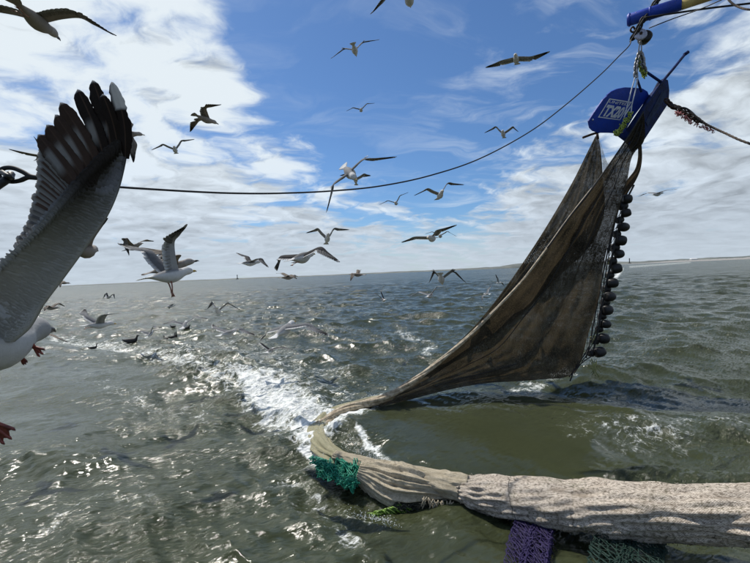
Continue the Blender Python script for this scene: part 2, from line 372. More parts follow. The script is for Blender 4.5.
# ------------------------------------------------------------------ the trawl net hauled up from the water
def net_mat(name, c1, c2, hole=.12, trans=.35, scale=60, streak=(1, 1, 1)):
    m, t, o = mat_new(name)
    g = t.new('ShaderNodeNewGeometry').outputs['Position']
    uv = t.new('ShaderNodeUVMap').outputs['UV']
    n = t.math('ADD', t.math('MULTIPLY', t.noise(t.vmath('MULTIPLY', uv, (.013, .10, 1)), 2.0, 5, .6), .22), t.math('MULTIPLY', t.noise(g, 1.3, 8, .7), .78)); fine = t.noise(g, 42, 5, .8)
    c = t.mix(t.smooth(n, .36, .66), c1, c2)
    c = t.mix(t.math('MULTIPLY', t.smooth(fine, .48, .68), .7), c, tuple(min(1, x*2.4) for x in c2))
    c = t.mix(t.math('MULTIPLY', t.smooth(t.noise(g, 3, 5, .75), .55, .75), .35), c, (.035, .04, .02))
    # knitted twine: crossing diagonal threads
    sp = t.new('ShaderNodeSeparateXYZ'); t.l.new(uv, sp.inputs[0])
    a = t.math('MULTIPLY', t.math('ADD', sp.outputs[0], sp.outputs[1]), scale); b = t.math('MULTIPLY', t.math('SUBTRACT', sp.outputs[0], sp.outputs[1]), scale)
    wa = t.math('ABSOLUTE', t.math('SUBTRACT', t.math('FRACT', a), .5)); wb = t.math('ABSOLUTE', t.math('SUBTRACT', t.math('FRACT', b), .5))
    thr = t.math('MAXIMUM', wa, wb)
    gap = t.math('LESS_THAN', thr, t.math('MULTIPLY_ADD', t.math('SUBTRACT', t.math('ADD', t.noise(g, 16, 4, .8), t.math('MULTIPLY', n, .8)), .9), .55, hole))
    bs = principled(t, c, .8, .2, 0, bump(t, t.math('ADD', thr, t.math('MULTIPLY', fine, 1.2)), .7, .012))
    tr = t.new('ShaderNodeBsdfTranslucent'); t.put(tr.inputs[0], t.mix(1.0, c, (1.0, .95, .82), 'MULTIPLY'))
    mx = t.new('ShaderNodeMixShader'); mx.inputs[0].default_value = trans; t.l.new(bs.outputs[0], mx.inputs[1]); t.l.new(tr.outputs[0], mx.inputs[2])
    tp = t.new('ShaderNodeBsdfTransparent'); m2 = t.new('ShaderNodeMixShader'); t.put(m2.inputs[0], gap)
    t.l.new(mx.outputs[0], m2.inputs[1]); t.l.new(tp.outputs[0], m2.inputs[2]); t.l.new(m2.outputs[0], o.inputs[0]); return m
def set_uv(o, n, m, su, sv):
    me = o.data; uvl = me.uv_layers.new(name='UVMap'); li = np.empty(len(me.loops), np.int32); me.loops.foreach_get('vertex_index', li)
    uv = np.stack([(li//m)/n*su, (li % m)/m*sv], -1); uvl.data.foreach_set('uv', uv.astype(np.float32).ravel())
m_net = net_mat('brown_netting', (.025, .021, .014), (.066, .053, .036), .10, .34, 1, (1, 1, 1))
m_net_back = net_mat('pale_netting', (.036, .031, .023), (.080, .070, .052), .08, .40, 1)
m_net_thin = net_mat('thin_netting', (.22, .22, .21), (.34, .34, .33), .36, .5, 1)
m_hem = simple('wet_cream_rope', (.46, .38, .26), .6, 0, .4, 14, .6, .01, c2=(.20, .15, .09))
m_brown_strap = net_mat('brown_strap_netting', (.030, .022, .014), (.07, .052, .034), -.3, .3, 1)
m_black_rope = simple('tarred_rope', (.020, .019, .018), .75, 0, .4, 40)
m_rubber = simple('black_rubber', (.012, .011, .011), .55, 0, .4, 15, .5, .006)
net = empty('trawl_net', P(575, 370, 9.8), 'large brown trawl net hanging like a dark sail from the blue plate into the sea', 'fishing net')
ORG = np.array(net.location)
def sheet(name, rows, n, m, mat, bulge=0, fold=None, closed=False, dens=11.0, parent=net, extra=None):
    A_ = catmull([P(*a) for a, b in rows], n); B_ = catmull([P(*b) for a, b in rows], n)
    S = np.linspace(0, 1, m); V = A_[:, None]*(1-S)[None, :, None]+B_[:, None]*S[None, :, None]
    tt = np.linspace(0, 1, n)[:, None]; wdt = np.linalg.norm(A_-B_, axis=1)[:, None]
    off = bulge*np.sin(math.pi*S)[None]*wdt
    if fold is not None: off = off+fold(tt, S[None])*np.minimum(wdt, 1.6)*np.sin(math.pi*S)[None]**.4
    V = V+FW*off[..., None]
    if extra is not None: V = V+extra(tt, S[None])
    o = mesh_obj(name, (V.reshape(-1, 3)-np.array(parent.location)), grid_faces(n, m), mat, parent)
    L = np.linalg.norm(np.diff(A_, axis=0), axis=1).sum(); set_uv(o, n, m, L*dens*2.2, float(wdt.max())*dens*2.2); return o
rows = [((643, 112, 9.45), (644, 113, 9.45)), ((635, 125, 9.42), (645, 127, 9.5)), ((625, 141, 9.42), (643.5, 142, 9.6)), ((612, 160, 9.4), (632, 157, 9.7)),
        ((592, 188, 9.3), (626, 186, 9.7)), ((570, 216, 9.2), (614, 225, 9.7)), ((547, 248, 9.1), (604, 262, 9.7)), ((522, 281, 9.0), (598, 300, 9.75)),
        ((494, 311, 8.9), (588, 335, 9.8)), ((467, 338, 8.75), (574, 373, 9.8)), ((441, 360, 8.6), (535, 380, 9.6)), ((415, 380, 8.4), (480, 384, 9.2)),
        ((384, 398, 8.2), (420, 397, 8.6)), ((345, 410, 8.0), (352, 419, 8.05))]
def fold_main(t_, s_):
    u = s_+.06*np.sin(5*t_)+.02*np.sin(17*t_+2)
    f = .055*np.sin(2*math.pi*(u*2.3+.3)) + .026*np.sin(2*math.pi*(u*5.2+.6*t_+.1)) + .007*np.sin(2*math.pi*(u*11+1.5*t_))
    f = f + .018*np.sin(2*math.pi*(s_*3.1-t_*7.3)+.8) + .006*np.sin(2*math.pi*(s_*8+t_*13))+.003*np.sin(2*math.pi*(s_*21-t_*31))
    return f*(1-.35*t_)
sheet('net_panel', rows, 220, 90, m_net, .10, fold_main)
rows2 = [((595.5, 136, 10.05), (598, 136, 10.05)), ((586, 155, 10.05), (601, 152, 10.1)), ((573, 181, 10.0), (603, 180, 10.1)), ((554, 214, 9.9), (604, 214, 10.0)),
         ((534, 246, 9.75), (590, 246, 9.9)), ((508, 284, 9.5), (560, 275, 9.7)), ((480, 320, 9.2), (520, 315, 9.4)), ((450, 350, 8.85), (470, 350, 9.0)), ((420, 375, 8.5), (430, 378, 8.6))]
sheet('net_panel', rows2, 130, 44, m_net_back, .12, lambda t_, s_: .05*np.sin(2*math.pi*(s_*2.4+.3*t_))+.022*np.sin(2*math.pi*(s_*6+t_*2))+.012*np.sin(2*math.pi*(s_*13-t_*5)))
sheet('net_panel', [((598, 137, 10.1), (598.6, 137, 10.1)), ((600.5, 147, 10.1), (602, 147, 10.1)), ((602, 158, 10.1), (607, 162, 10.0)), ((603, 170, 10.1), (613, 172, 9.8)), ((604, 184, 10.05), (606, 180, 9.8))], 40, 12, m_net_thin, .06)
sheet('net_strap', [((637, 138, 9.8), (641, 138, 9.8)), ((638, 150, 9.8), (642, 150, 9.8)), ((637.5, 160, 9.8), (642, 160, 9.8)), ((634.5, 170, 9.8), (640, 171, 9.8)),
                    ((627, 180, 9.8), (635, 182, 9.8)), ((623.5, 188, 9.8), (629, 191, 9.8)), ((622, 195, 9.8), (626, 197, 9.8))], 50, 12, m_brown_strap, .12, lambda t_, s_: .12*np.sin(9*s_+14*t_))
# rolled hem along the lit edge, thickening into the bundle that enters the water
mb = MB()
hp = [P(*a) for a, b in rows[4:]] + [P(318, 428, 7.5)]
for q in range(4):
    C = catmull(hp, 130); T, N, B = frames(C); s = np.linspace(0, 1, 130); rad_ = .012+.075*s**2.2
    ph = q*1.57+s*16; C2 = C+(rad_*.9)[:, None]*(np.cos(ph)[:, None]*N*1.0+np.sin(ph)[:, None]*B*.7)
    tube(mb, C2, .012+.052*s**2, 8)
mb.build('hem', m_hem, net, ORG)
mb = MB()
C = catmull([P(*a) for a, b in rows[:7]], 70); tube(mb, C-FW*.02, .018, 7)
mb.build('edge_rope', m_black_rope, net, ORG)
# panel seams
mb = MB()
for s_ in (.33, .62):
    A_ = catmull([P(*a) for a, b in rows], 120)[8:105]; B_ = catmull([P(*b) for a, b in rows], 120)[8:105]; s = s_+.05*np.sin(np.linspace(0, 5, 97))[:, None]
    wdt = np.linalg.norm(A_-B_, axis=1)[:, None]; C = A_*(1-s)+B_*s+FW*(.10*np.sin(math.pi*s)*wdt-.05); tube(mb, C, .010, 5)
mb.build('seam_rope', m_black_rope, net, ORG)
# ground rope with its rubber bobbins
gr = [(634, 185), (627, 199), (622, 214), (618, 230), (614, 248), (611, 262), (608, 276), (605, 292), (602, 308), (599, 324), (596, 340), (592, 356)]
mb = MB(); tube(mb, [P(x, y, 9.75) for x, y in gr], .022, 8, 90); tube(mb, [P(x-6, y+2, 9.8) for x, y in gr[1:]], .018, 8, 80)
mb.build('ground_rope', m_black_rope, net, ORG)
def bobbin_mesh():
    prof = [(-.105, .03), (-.105, .075), (-.09, .100), (-.05, .117), (0, .122), (.05, .117), (.09, .100), (.105, .075), (.105, .03)]
    sg = 18; V = []; 
    for x, r_ in prof:
        for j in range(sg): a = 2*math.pi*j/sg; V.append((x, r_*math.cos(a), r_*math.sin(a)))
    me = bpy.data.meshes.new('bobbin'); me.from_pydata(V, [], grid_faces(len(prof), sg, True)+[tuple(range(sg))[::-1], tuple((len(prof)-1)*sg+j for j in range(sg))])
    me.polygons.foreach_set('use_smooth', [True]*len(me.polygons)); me.materials.append(m_rubber); return me
bme = bobbin_mesh()
big = [(627, 199), (626, 213), (623.5, 227), (621, 240.5), (619, 254), (616.5, 268.5), (612.5, 283), (609.5, 296.5), (607, 310), (605.5, 324), (603.5, 338.5), (599.5, 352)]
small = [(622.5, 206), (619.5, 220), (616.5, 234), (614.5, 247.5), (612, 261), (609.5, 275), (606, 289), (605, 302), (602, 316), (599, 329), (595, 341), (591, 353)]
for i, (x, y) in enumerate(big+small):
    b = bpy.data.objects.new('bobbin', bme); COL.objects.link(b); b.parent = net
    b.location = tuple(P(x, y, 9.72 if i < 12 else 9.85)-ORG); k = (1.0 if i < 12 else .86)*random.uniform(.90, 1.10)
    b.scale = (k*random.uniform(.95, 1.15), k, k*random.uniform(.92, 1.02)); b.rotation_euler = (random.uniform(-.3, .3), random.uniform(-.25, .25), random.uniform(-.5, .5))
# lattice of light lines between net edge and bobbins
mb = MB(); gx = [(620, 203), (613, 232), (608, 260), (603, 290), (599, 315), (594, 335), (584, 355), (571, 375)]
G = catmull([P(x, y, 9.78) for x, y in gx], 60); tube(mb, G, .011, 6); tube(mb, G+RT*.07+UP*.02, .008, 5)
R_ = catmull([P(x, y, 9.8) for x, y in gr[1:]], 60)
E_ = catmull([P(*b) for a, b in rows[4:10]], 60)
for k in range(3, 59, 4): tube(mb, [E_[k], G[min(k+1, 59)], R_[min(k, 59)]+RT*random.uniform(0, .1)], .007, 5, 7)
tube(mb, [P(592, 356, 9.7), P(583, 362, 9.7), P(574, 371, 9.7), P(569, 377, 9.7)], .012, 6, 20)
tube(mb, [P(574, 369, 9.7), P(572, 376, 9.6), P(570, 381, 9.6)], .016, 6, 8)
mb.build('lattice_line', m_black_rope, net, ORG)
m_frayed = simple('frayed_yellow_rope', (.42, .40, .16), .8, 0, .4, 30, c2=(.12, .14, .05))
mb = MB()
for k in range(16):
    x, y = 592+random.uniform(-3, 5), 360+random.uniform(-2, 3); tube(mb, [P(x, y, 9.6), P(x+random.uniform(-3, 3), y+6, 9.6), P(x+random.uniform(-5, 5), y+random.uniform(9, 15), 9.6)], .007, 4, 7)
for k in range(22):
    j = random.randint(10, 55); c = G[j]; q = c+RT*random.uniform(-.12, .1)+UP*random.uniform(-.16, .05)
    tube(mb, [c, (c+q)/2+RT*.02, q], .007, 4, 6)
tag(mb.build('frayed_end', m_frayed, net, ORG), kind='stuff')

# ------------------------------------------------------------------ codend: the long bag lying along the water toward the boat
def bag_mat(name, ca, cb, dark, green, spots=.5, stretch=(1, 1, 1)):
    m, t, o = mat_new(name); uv = t.new('ShaderNodeUVMap').outputs['UV']
    g = t.new('ShaderNodeNewGeometry').outputs['Position']
    n1_ = t.noise(t.vmath('MULTIPLY', uv, (1.0, 1.6, 1)), 7, 8, .72); n2_ = t.noise(t.vmath('MULTIPLY', uv, (1.0, 2.2, 1)), 26, 6, .75); n3 = t.noise(t.vmath('MULTIPLY', uv, (1, 2.5, 1)), 1.6, 4, .6)
    n4 = t.noise(t.vmath('MULTIPLY', uv, (.5, 2.2, 1)), 60, 4, .7)
    c = t.mix(t.smooth(n1_, .35, .65), ca, cb)
    c = t.mix(t.math('MULTIPLY', t.smooth(n2_, .47, .60), spots+.25), c, dark)
    c = t.mix(t.math('MULTIPLY', t.smooth(n4, .50, .62), spots), c, tuple(x*.8 for x in dark))
    c = t.mix(t.math('MULTIPLY', t.math('MULTIPLY', t.smooth(n3, .50, .66), t.smooth(n2_, .45, .60)), .75), c, green)
    su_ = t.new('ShaderNodeSeparateXYZ'); t.l.new(t.vmath('ADD', uv, t.vmath('SCALE', (1, .7, 0), None, t.math('MULTIPLY', n3, .10))), su_.inputs[0])
    wv_ = [t.math('ABSOLUTE', t.math('SUBTRACT', t.math('FRACT', t.math('MULTIPLY', t.math(op_, t.math('MULTIPLY', su_.outputs[0], .8), su_.outputs[1]), 62.0)), .5)) for op_ in ('ADD', 'SUBTRACT')]
    thread = t.math('MAXIMUM', wv_[0], wv_[1])
    c = t.mix(t.math('MULTIPLY', t.math('SUBTRACT', 1.0, t.smooth(thread, .26, .40)), .38), c, tuple(x*.9 for x in dark))
    big_ = t.smooth(t.noise(t.vmath('MULTIPLY', uv, (.6, 2.2, 1)), 2.6, 5, .65), .50, .68)
    c = t.mix(t.math('MULTIPLY', big_, .62), c, tuple(x*1.3 for x in dark))
    mesh_ = t.new('ShaderNodeTexVoronoi', feature='DISTANCE_TO_EDGE'); t.l.new(t.vmath('MULTIPLY', uv, (1, 1.3, 1)), mesh_.inputs['Vector']); mesh_.inputs['Scale'].default_value = 46
    hgt = t.math('ADD', t.math('MULTIPLY', thread, .7), t.math('MULTIPLY', n4, 1.6))
    b = principled(t, c, .52, .4, 0, bump(t, hgt, .8, .009)); t.l.new(b.outputs[0], o.inputs[0]); return m
m_bag = bag_mat('pinkish_codend_netting', (.76, .67, .56), (.56, .48, .39), (.10, .074, .045), (.08, .09, .03), .58)
m_pleat = bag_mat('cream_pleated_netting', (.62, .54, .40), (.46, .39, .27), (.16, .13, .08), (.20, .19, .08), .25)
cod = empty('codend', P(600, 505, 4.3), 'thick cream and pink mottled net bag lying along the water across the lower right', 'fishing net')
CO = np.array(cod.location)
ob_pts = {}
def bag(name, path, n, seg, mat, flat=.85, folds=None, origin=CO, parent=cod, rough=.012):
    C = catmull([P(x, y, d_) for x, y, d_, r_ in path], n); R = catmull([(r_*d_/FPX, 0, 0) for x, y, d_, r_ in path], n)[:, 0]
    T = np.gradient(C, axis=0); T /= np.linalg.norm(T, axis=1)[:, None]
    N = np.cross(T, [0, 0, 1.0]); N /= np.linalg.norm(N, axis=1)[:, None]; B = np.cross(N, T)
    a = np.linspace(0, 2*math.pi, seg, endpoint=False)[None]; s = np.linspace(0, 1, n)[:, None]
    rr_ = R[:, None]*(1+(folds(s, a) if folds else 0)) + 0*a
    for k in range(26):
        rr_ = rr_+rough*rng.normal(0, .22)*np.sin(a*rng.integers(1, 22)+s*rng.uniform(-60, 60)+rng.uniform(0, 6))
    V = C[:, None]+rr_[..., None]*(np.cos(a)[..., None]*N[:, None]*(1+(1-flat)*.85)+np.sin(a)[..., None]*B[:, None]*flat*1.05)
    ob = mesh_obj(name, V.reshape(-1, 3)-origin, grid_faces(n, seg, True)+[tuple(range(seg))[::-1], tuple((n-1)*seg+j for j in range(seg))], mat, parent)
    ob_pts[name] = V
    me = ob.data; uvl = me.uv_layers.new(name='UVMap'); li = np.empty(len(me.loops), np.int32); me.loops.foreach_get('vertex_index', li)
    L = np.concatenate([[0], np.cumsum(np.linalg.norm(np.diff(C, axis=0), axis=1))]); jj = (li % seg).astype(float); jj = np.minimum(jj, seg-jj)
    uvl.data.foreach_set('uv', np.stack([L[li//seg], jj/seg*2*math.pi*.25], -1).astype(np.float32).ravel()); return ob
def fl(s, a):
    w1 = np.clip((s-.08)/.3, 0, 1)
    return .0*s+w1*(.045*np.sin(3*a+7*s+1)+-.07*np.exp(-((np.mod(a-.95*1.0+.3*np.sin(4*s), 2*math.pi)-1.9)/.22)**2)+.018*np.sin(7*a-5*s)+.05*np.sin(11*s+2*a)*np.sin(23*s+1-a)+.035*np.sin(41*s+3*a)+.02*np.sin(67*s-4*a+1)+-.04*np.exp(-((np.mod(a+.2*np.sin(5*s+1), 2*math.pi)-3.6)/.25)**2)-.03*np.exp(-((s-.47)/.006)**2)+.02*np.sin(13*a+9*s))
bag('bag', [(458, 488, 5.05, 9), (468, 490, 5.0, 14.5), (490, 494, 4.9, 18.5), (530, 499, 4.7, 22), (570, 503.5, 4.5, 25), (620, 508, 4.2, 28), (680, 511, 3.9, 29), (750, 515, 3.6, 31), (830, 520, 3.3, 35), (930, 528, 3.0, 40)], 380, 120, m_bag, .78, fl, rough=.010)
def flp(s, a): return .10*np.sin(a*17+3*s)*np.clip(1-np.abs(s-.5)*1.4, 0, 1)+.06*np.sin(3*a+6*s)+.05*np.sin(29*a+5*s)
bag('pleated_section', [(358, 472, 5.45, 9), (375, 478, 5.42, 16), (395, 486, 5.33, 20), (412, 489, 5.25, 19), (432, 491, 5.18, 13.5), (452, 493, 5.1, 8), (466, 495, 5.04, 5)], 110, 170, m_pleat, .95, flp, rough=.006)
bag('neck', [(335, 456, 5.95, 5), (352, 461, 5.8, 6), (372, 467, 5.6, 7), (395, 472, 5.45, 8), (420, 477, 5.3, 9), (446, 485, 5.12, 12), (468, 489.5, 5.01, 12.5)], 110, 60, m_pleat, .95, lambda s, a: .1*np.sin(3*a+9*s)+.06*np.sin(8*a), rough=.006)
m_wet = bag_mat('wet_yellowed_netting', (.42, .38, .24), (.30, .28, .16), (.15, .14, .07), (.17, .19, .09), .15)
bag('submerged_section', [(392, 396, 8.3, 3), (368, 402, 8.25, 4.5), (347, 409, 8.15, 6), (329, 419, 8.0, 8), (319, 432, 7.38, 9), (322, 446, 6.78, 9), (334, 456, 6.33, 8), (350, 463, 6.0, 7.5), (370, 470, 5.64, 8)], 150, 60, m_wet, .8, lambda s, a: .12*np.sin(4*a+12*s)+.07*np.sin(9*a-6*s), rough=.008)
m_cord = simple('grey_cord', (.16, .14, .11), .8)
Vb_ = ob_pts['bag']; nb_, sb_ = Vb_.shape[:2]
def ring(i, lift, r_, slant=0, name='lashing'):
    mb = MB(); idx_ = [(i+int(slant*math.sin(2*math.pi*k/sb_))) for k in range(sb_+1)]; cen = Vb_.mean(1)
    pts = [Vb_[ii, k % sb_]+(Vb_[ii, k % sb_]-cen[ii])/np.linalg.norm(Vb_[ii, k % sb_]-cen[ii])*lift for k, ii in enumerate(idx_)]
    tube(mb, pts, r_, 5); return mb.build(name, m_cord, cod, CO)
ring(112, -.001, .005, -5); ring(14, .0, .009, 3)
cen = Vb_.mean(1)
def onbag(i, j, l=0): i = int(np.clip(i, 0, nb_-1)); p = Vb_[i, int(j) % sb_]; return p+(p-cen[i])/np.linalg.norm(p-cen[i])*l
def runline(j0, wob, r_, mat, i0=30, i1=379, lift=.0):
    mb = MB(); pts = [onbag(i, j0+wob*math.sin(i*.021+j0)+wob*.5*math.sin(i*.06), lift) for i in range(i0, i1, 6)]; tube(mb, pts, r_, 5, len(pts)*3); return mb.build('mesh_line', mat, cod, CO)
for j0, wob, r_ in ((62, 3, .007), (70, 5, .006), (81, 3, .009), (90, 4, .007), (52, 4, .005), (97, 3, .008)): runline(j0, wob, r_, m_cord, 20 if j0 < 80 else 110)
for nm_, mat_, cnt, ln_, sec in (('dirt_fibre', simple('dark_fibre', (.05, .04, .03), .8), 1500, .030, 'bag'), ('weed_fibre', simple('green_fibre', (.10, .12, .03), .8), 420, .035, 'bag'), ('loose_fibre', simple('pale_fibre', (.62, .55, .45), .8), 900, .035, 'bag')):
    mb = MB(); clus = [(random.uniform(20, 370), random.uniform(45, 112)) for _ in range(26)]
    for k in range(cnt):
        if random.random() < .55: c_ = random.choice(clus); i, j = c_[0]+random.gauss(0, 14), c_[1]+random.gauss(0, 3)
        else: i, j = random.uniform(5, 375), random.uniform(30, 118)
        if nm_ == 'weed_fibre' and i < 110: i += 150
        p = onbag(i, j, .001); q = onbag(i+random.uniform(-1, 1)*3, j+random.uniform(-1.5, 1.5), random.uniform(.002, .016)); u_ = (q-p); u_ = u_/(np.linalg.norm(u_)+1e-6)*ln_*random.uniform(.3, 1)
        tube(mb, [p, p+u_*.5+np.array([0, 0, random.uniform(-.004, .004)]), p+u_+np.array([0, 0, random.uniform(-.01, .002)])], .0022, 3)
    tag(mb.build(nm_, mat_, cod, CO), kind='stuff')
Vp_ = ob_pts['pleated_section']
mb = MB()
for k in range(900):
    i, j = random.randint(6, 104), random.randint(50, 160); p = Vp_[i, j]; r_ = np.array([random.gauss(0, 1), random.gauss(0, 1)-.3, random.gauss(0, 1)]); r_ = r_/np.linalg.norm(r_)*random.uniform(.01, .035)
    tube(mb, [p, p+r_*.5, p+r_+np.array([0, 0, -.008])], .002, 3)
tag(mb.build('loose_fibre', simple('cream_fibre', (.55, .48, .36), .8), cod, CO), kind='stuff')
# weed and dark ragged ends under the pleats
m_weed = simple('green_seaweed', (.14, .26, .015), .5, 0, .5, 18, c2=(.05, .10, .01))
m_darkweed = simple('dark_ragged_netting', (.035, .035, .02), .7, 0, .4, 18, c2=(.012, .016, .008))
def tuft(name, x0, y0, x1, y1, d0, d1, cnt, ln, mat, label, cat, rw=.008):
    c0 = P((x0+x1)/2, (y0+y1)/2, (d0+d1)/2); mb = MB()
    for k in range(cnt):
        u = random.random(); a = P(x0+(x1-x0)*u+random.uniform(-4, 4), y0+(y1-y0)*u+random.uniform(-3, 3), d0+(d1-d0)*u); dr_ = np.array([random.uniform(-1, 1), random.uniform(-.6, .3), random.uniform(-.35, .12)])*ln*random.uniform(.4, 1)
        b = a+dr_*.5+np.array([0, 0, random.uniform(-.02, .02)]); c = a+dr_
        tube(mb, [a, b, c], np.array([1, 1.2, .9, .7, .3])*rw*random.uniform(.6, 1.4), 4, 5)
    o = mb.build(name, mat, None, c0); o.location = tuple(c0); tag(o, label, cat); return o
o_ = tuft('seaweed', 374, 516, 408, 506, 4.95, 5.02, 260, .16, m_weed, 'bright green seaweed trailing in the water under the pleated end of the net bag', 'seaweed', .011)
o_ = tuft('ragged_twine', 398, 506, 452, 500, 5.0, 5.05, 320, .17, m_darkweed, 'dark ragged twine bunched underneath the net bag beside the green seaweed', 'twine', .011)
tf = MB()
for k in range(60):
    u = random.random(); a = P(420+60*u, 499+9*u*.9+random.uniform(-3, 3), 4.98-.1*u); tube(tf, [a, a+np.array([random.uniform(-.06, .06), -.03, random.uniform(-.1, -.02)])], .008, 4)
tag(tf.build('frayed_end', m_pleat, cod, CO), kind='stuff')

# ------------------------------------------------------------------ netting made of real twine
def twine_net(name, mat, corner, nu, nv, sag, tw, label, cat, jit=.25, fringe=True):
    TL, TR, BL, BR = [np.array(P(*c)) for c in corner]; r = np.random.default_rng(len(name)+nu)
    U, Vv = np.meshgrid(np.linspace(0, 1, nu), np.linspace(0, 1, nv)); 
    G_ = (TL*(1-U[..., None])+TR*U[..., None])*(1-Vv[..., None])+(BL*(1-U[..., None])+BR*U[..., None])*Vv[..., None]
    G_ = G_+FW*(sag*np.sin(U*math.pi*3.3+1+Vv*2)+sag*.5*np.sin(U*17+Vv*5))[..., None]
    cell = np.linalg.norm(TR-TL)/nu; G_ = G_+r.normal(0, cell*jit, G_.shape)
    mb = MB(); c0 = G_.mean((0, 1))
    for i in range(nv-1):
        for j in range(nu):
            for dj in ((0, 1) if i % 2 == 0 else (0, -1)):
                q = j+dj
                if 0 <= q < nu:
                    a, b = G_[i, j], G_[i+1, q]; tube(mb, [a, (a+b)/2+r.normal(0, cell*.12, 3), b], tw, 3, None, False)
            kn = G_[i, j]; s_ = tw*2.1; mb.add([kn+np.array(v)*s_ for v in ((1,0,0),(-1,0,0),(0,1,0),(0,-1,0),(0,0,1),(0,0,-1))], [(0,2,4),(2,1,4),(1,3,4),(3,0,4),(2,0,5),(1,2,5),(3,1,5),(0,3,5)])
    o = mb.build(name, mat, None, c0); o.location = tuple(c0); tag(o, label, cat); return o
m_purple = simple('purple_twine', (.022, .011, .085), .6, 0, .35, 25)
m_green = simple('dark_green_twine', (.007, .040, .028), .6, 0, .35, 25)
m_teal = simple('teal_twine', (.010, .28, .17), .5, 0, .45, 25)
for k in range(3):
    pass
def layered(name, mat, corner, nu, nv, sag, tw, label, cat, layers, dd, jit=.25):
    e = empty(name, P(*corner[0]), label, cat)
    for k in range(layers):
        cr = [(x+random.uniform(-3, 3), y+random.uniform(-1, 1), d_+k*dd) for x, y, d_ in corner]
        o = twine_net('netting', mat, cr, nu, nv, sag, tw, None, None, jit)
        o.parent = e; o.location = tuple(np.array(o.location)-np.array(e.location))
    mb = MB(); c4 = [np.array(P(*c)) for c in corner]; e0 = np.array(e.location)
    for k in range(150):
        u = random.choice((random.uniform(-.06, .12), random.uniform(.88, 1.06), random.uniform(0, 1))); v = random.uniform(-.02, .9)
        a = (c4[0]*(1-u)+c4[1]*u)*(1-v)+(c4[2]*(1-u)+c4[3]*u)*v+FW*random.uniform(-.06, .1); ln = random.uniform(.04, .16); q = a+RT*random.gauss(0, .035)-UP*ln*.5; b = q+RT*random.gauss(0, .03)-UP*ln*.5+FW*random.gauss(0, .02)
        tube(mb, [a, q, b], tw*.75, 4, 6)
    tag(mb.build('loose_strand', mat, e, e0), kind='stuff')
layered('purple_net', m_purple, [(522, 519, 4.5), (548, 523, 4.45), (497, 600, 3.35), (547, 600, 3.3)], 11, 42, .07, .0040, 'purple diamond mesh net hanging below the mottled net bag', 'net', 4, .05)
layered('green_net', m_green, [(606, 531, 4.15), (655, 536, 4.0), (582, 600, 3.22), (664, 600, 3.2)], 15, 36, .07, .0034, 'dark green diamond mesh net hanging below the mottled net bag', 'net', 3, .05)
def tangle():
    e = empty('teal_net', P(340, 472, 5.7), 'bright teal green net scrap floating beside the submerged neck of the net', 'net')
    for k in range(4):
        cs = [(311, 460), (366, 465), (324, 472), (351, 488)]; cr = []
        for (x, y), zz in zip(cs, (0.06, .10, .0, .02)):
            q = Wt(x+random.uniform(-3, 3), y+random.uniform(-2, 2), zz+.015*k); cr.append((0, 0, 0, q))
        o = twine_net_w(cr, 22, 14, m_teal); o.parent = e; o.location = tuple(np.array(o.location)-np.array(e.location))
def twine_net_w(cr, nu, nv, mat):
    inv_ = []
    for _, _, _, q in cr:
        D = q-CAM; z = D@FW; inv_.append((375+FPX*(D@RT)/z, 281.5-FPX*(D@UP)/z, z))
    return twine_net('netting', mat, inv_, nu, nv, .035, .006, None, None, .8)
tangle()

# ------------------------------------------------------------------ blue steel shoe of the trawl
m_blue = simple('scuffed_blue_paint', (.014, .060, .46), .42, 0, .3, 5, .25, .004, c2=(.012, .045, .34))
def worn(name, blue, blue2, rough=.5):
    m, t, o = mat_new(name); g = t.new('ShaderNodeNewGeometry').outputs['Position']
    c = t.mix(t.smooth(t.noise(g, 3.5, 6, .65), .35, .7), blue, blue2)
    sc_ = t.smooth(t.noise(t.vmath('MULTIPLY', g, (1, 1, 3)), 11, 8, .78), .60, .66); ru = t.smooth(t.noise(g, 5.5, 8, .75), .61, .70)
    c = t.mix(t.math('MULTIPLY', sc_, .7), c, (.20, .22, .26)); c = t.mix(t.math('MULTIPLY', ru, .85), c, (.085, .035, .018))
    b = principled(t, c, rough, .4, 0, bump(t, t.math('ADD', t.noise(g, 9, 5, .6), t.math('MULTIPLY', ru, .4)), .5, .012)); t.l.new(b.outputs[0], o.inputs[0]); return m
m_blue = worn('worn_blue_paint', (.014, .060, .46), (.012, .045, .33))
m_navy = simple('dark_blue_steel', (.012, .028, .12), .75, 0, .5, 6, .4, .006, .15, c2=(.010, .015, .045))
m_panel = simple('grey_blue_steel', (.030, .050, .11), .8, 0, .35, 9, .4, .006, .15, c2=(.018, .028, .06))
m_rust = simple('rusty_steel', (.09, .05, .03), .8, .3, .5, 20, .6, .006, c2=(.03, .02, .015))
m_letter = simple('white_letters', (.85, .86, .88), .55, 0, .3, 12, c2=(.62, .66, .76))
shoe = empty('trawl_shoe', P(628, 115, 9.5), 'blue steel trawl shoe plate lettered TX20 in white hanging above the net', 'trawl shoe'); SO = np.array(shoe.location)
Pu, Pv = np.array(P(631, 101.5, 9.78)), np.array(P(597.5, 117, 9.62)); P0_ = np.array(P(609, 98, 9.5))
eu, ev = Pu-P0_, Pv-P0_; nrm = np.cross(eu, ev); nrm /= np.linalg.norm(nrm)
if nrm@FW > 0: nrm = -nrm
def on_plate(x, y, lift=0):      # where the sight line through (x, y) meets the plate
    r_ = FW+RT*(x-375)/FPX-UP*(y-281.5)/FPX; return CAM+r_*(((P0_-CAM)@nrm)/(r_@nrm))+nrm*lift
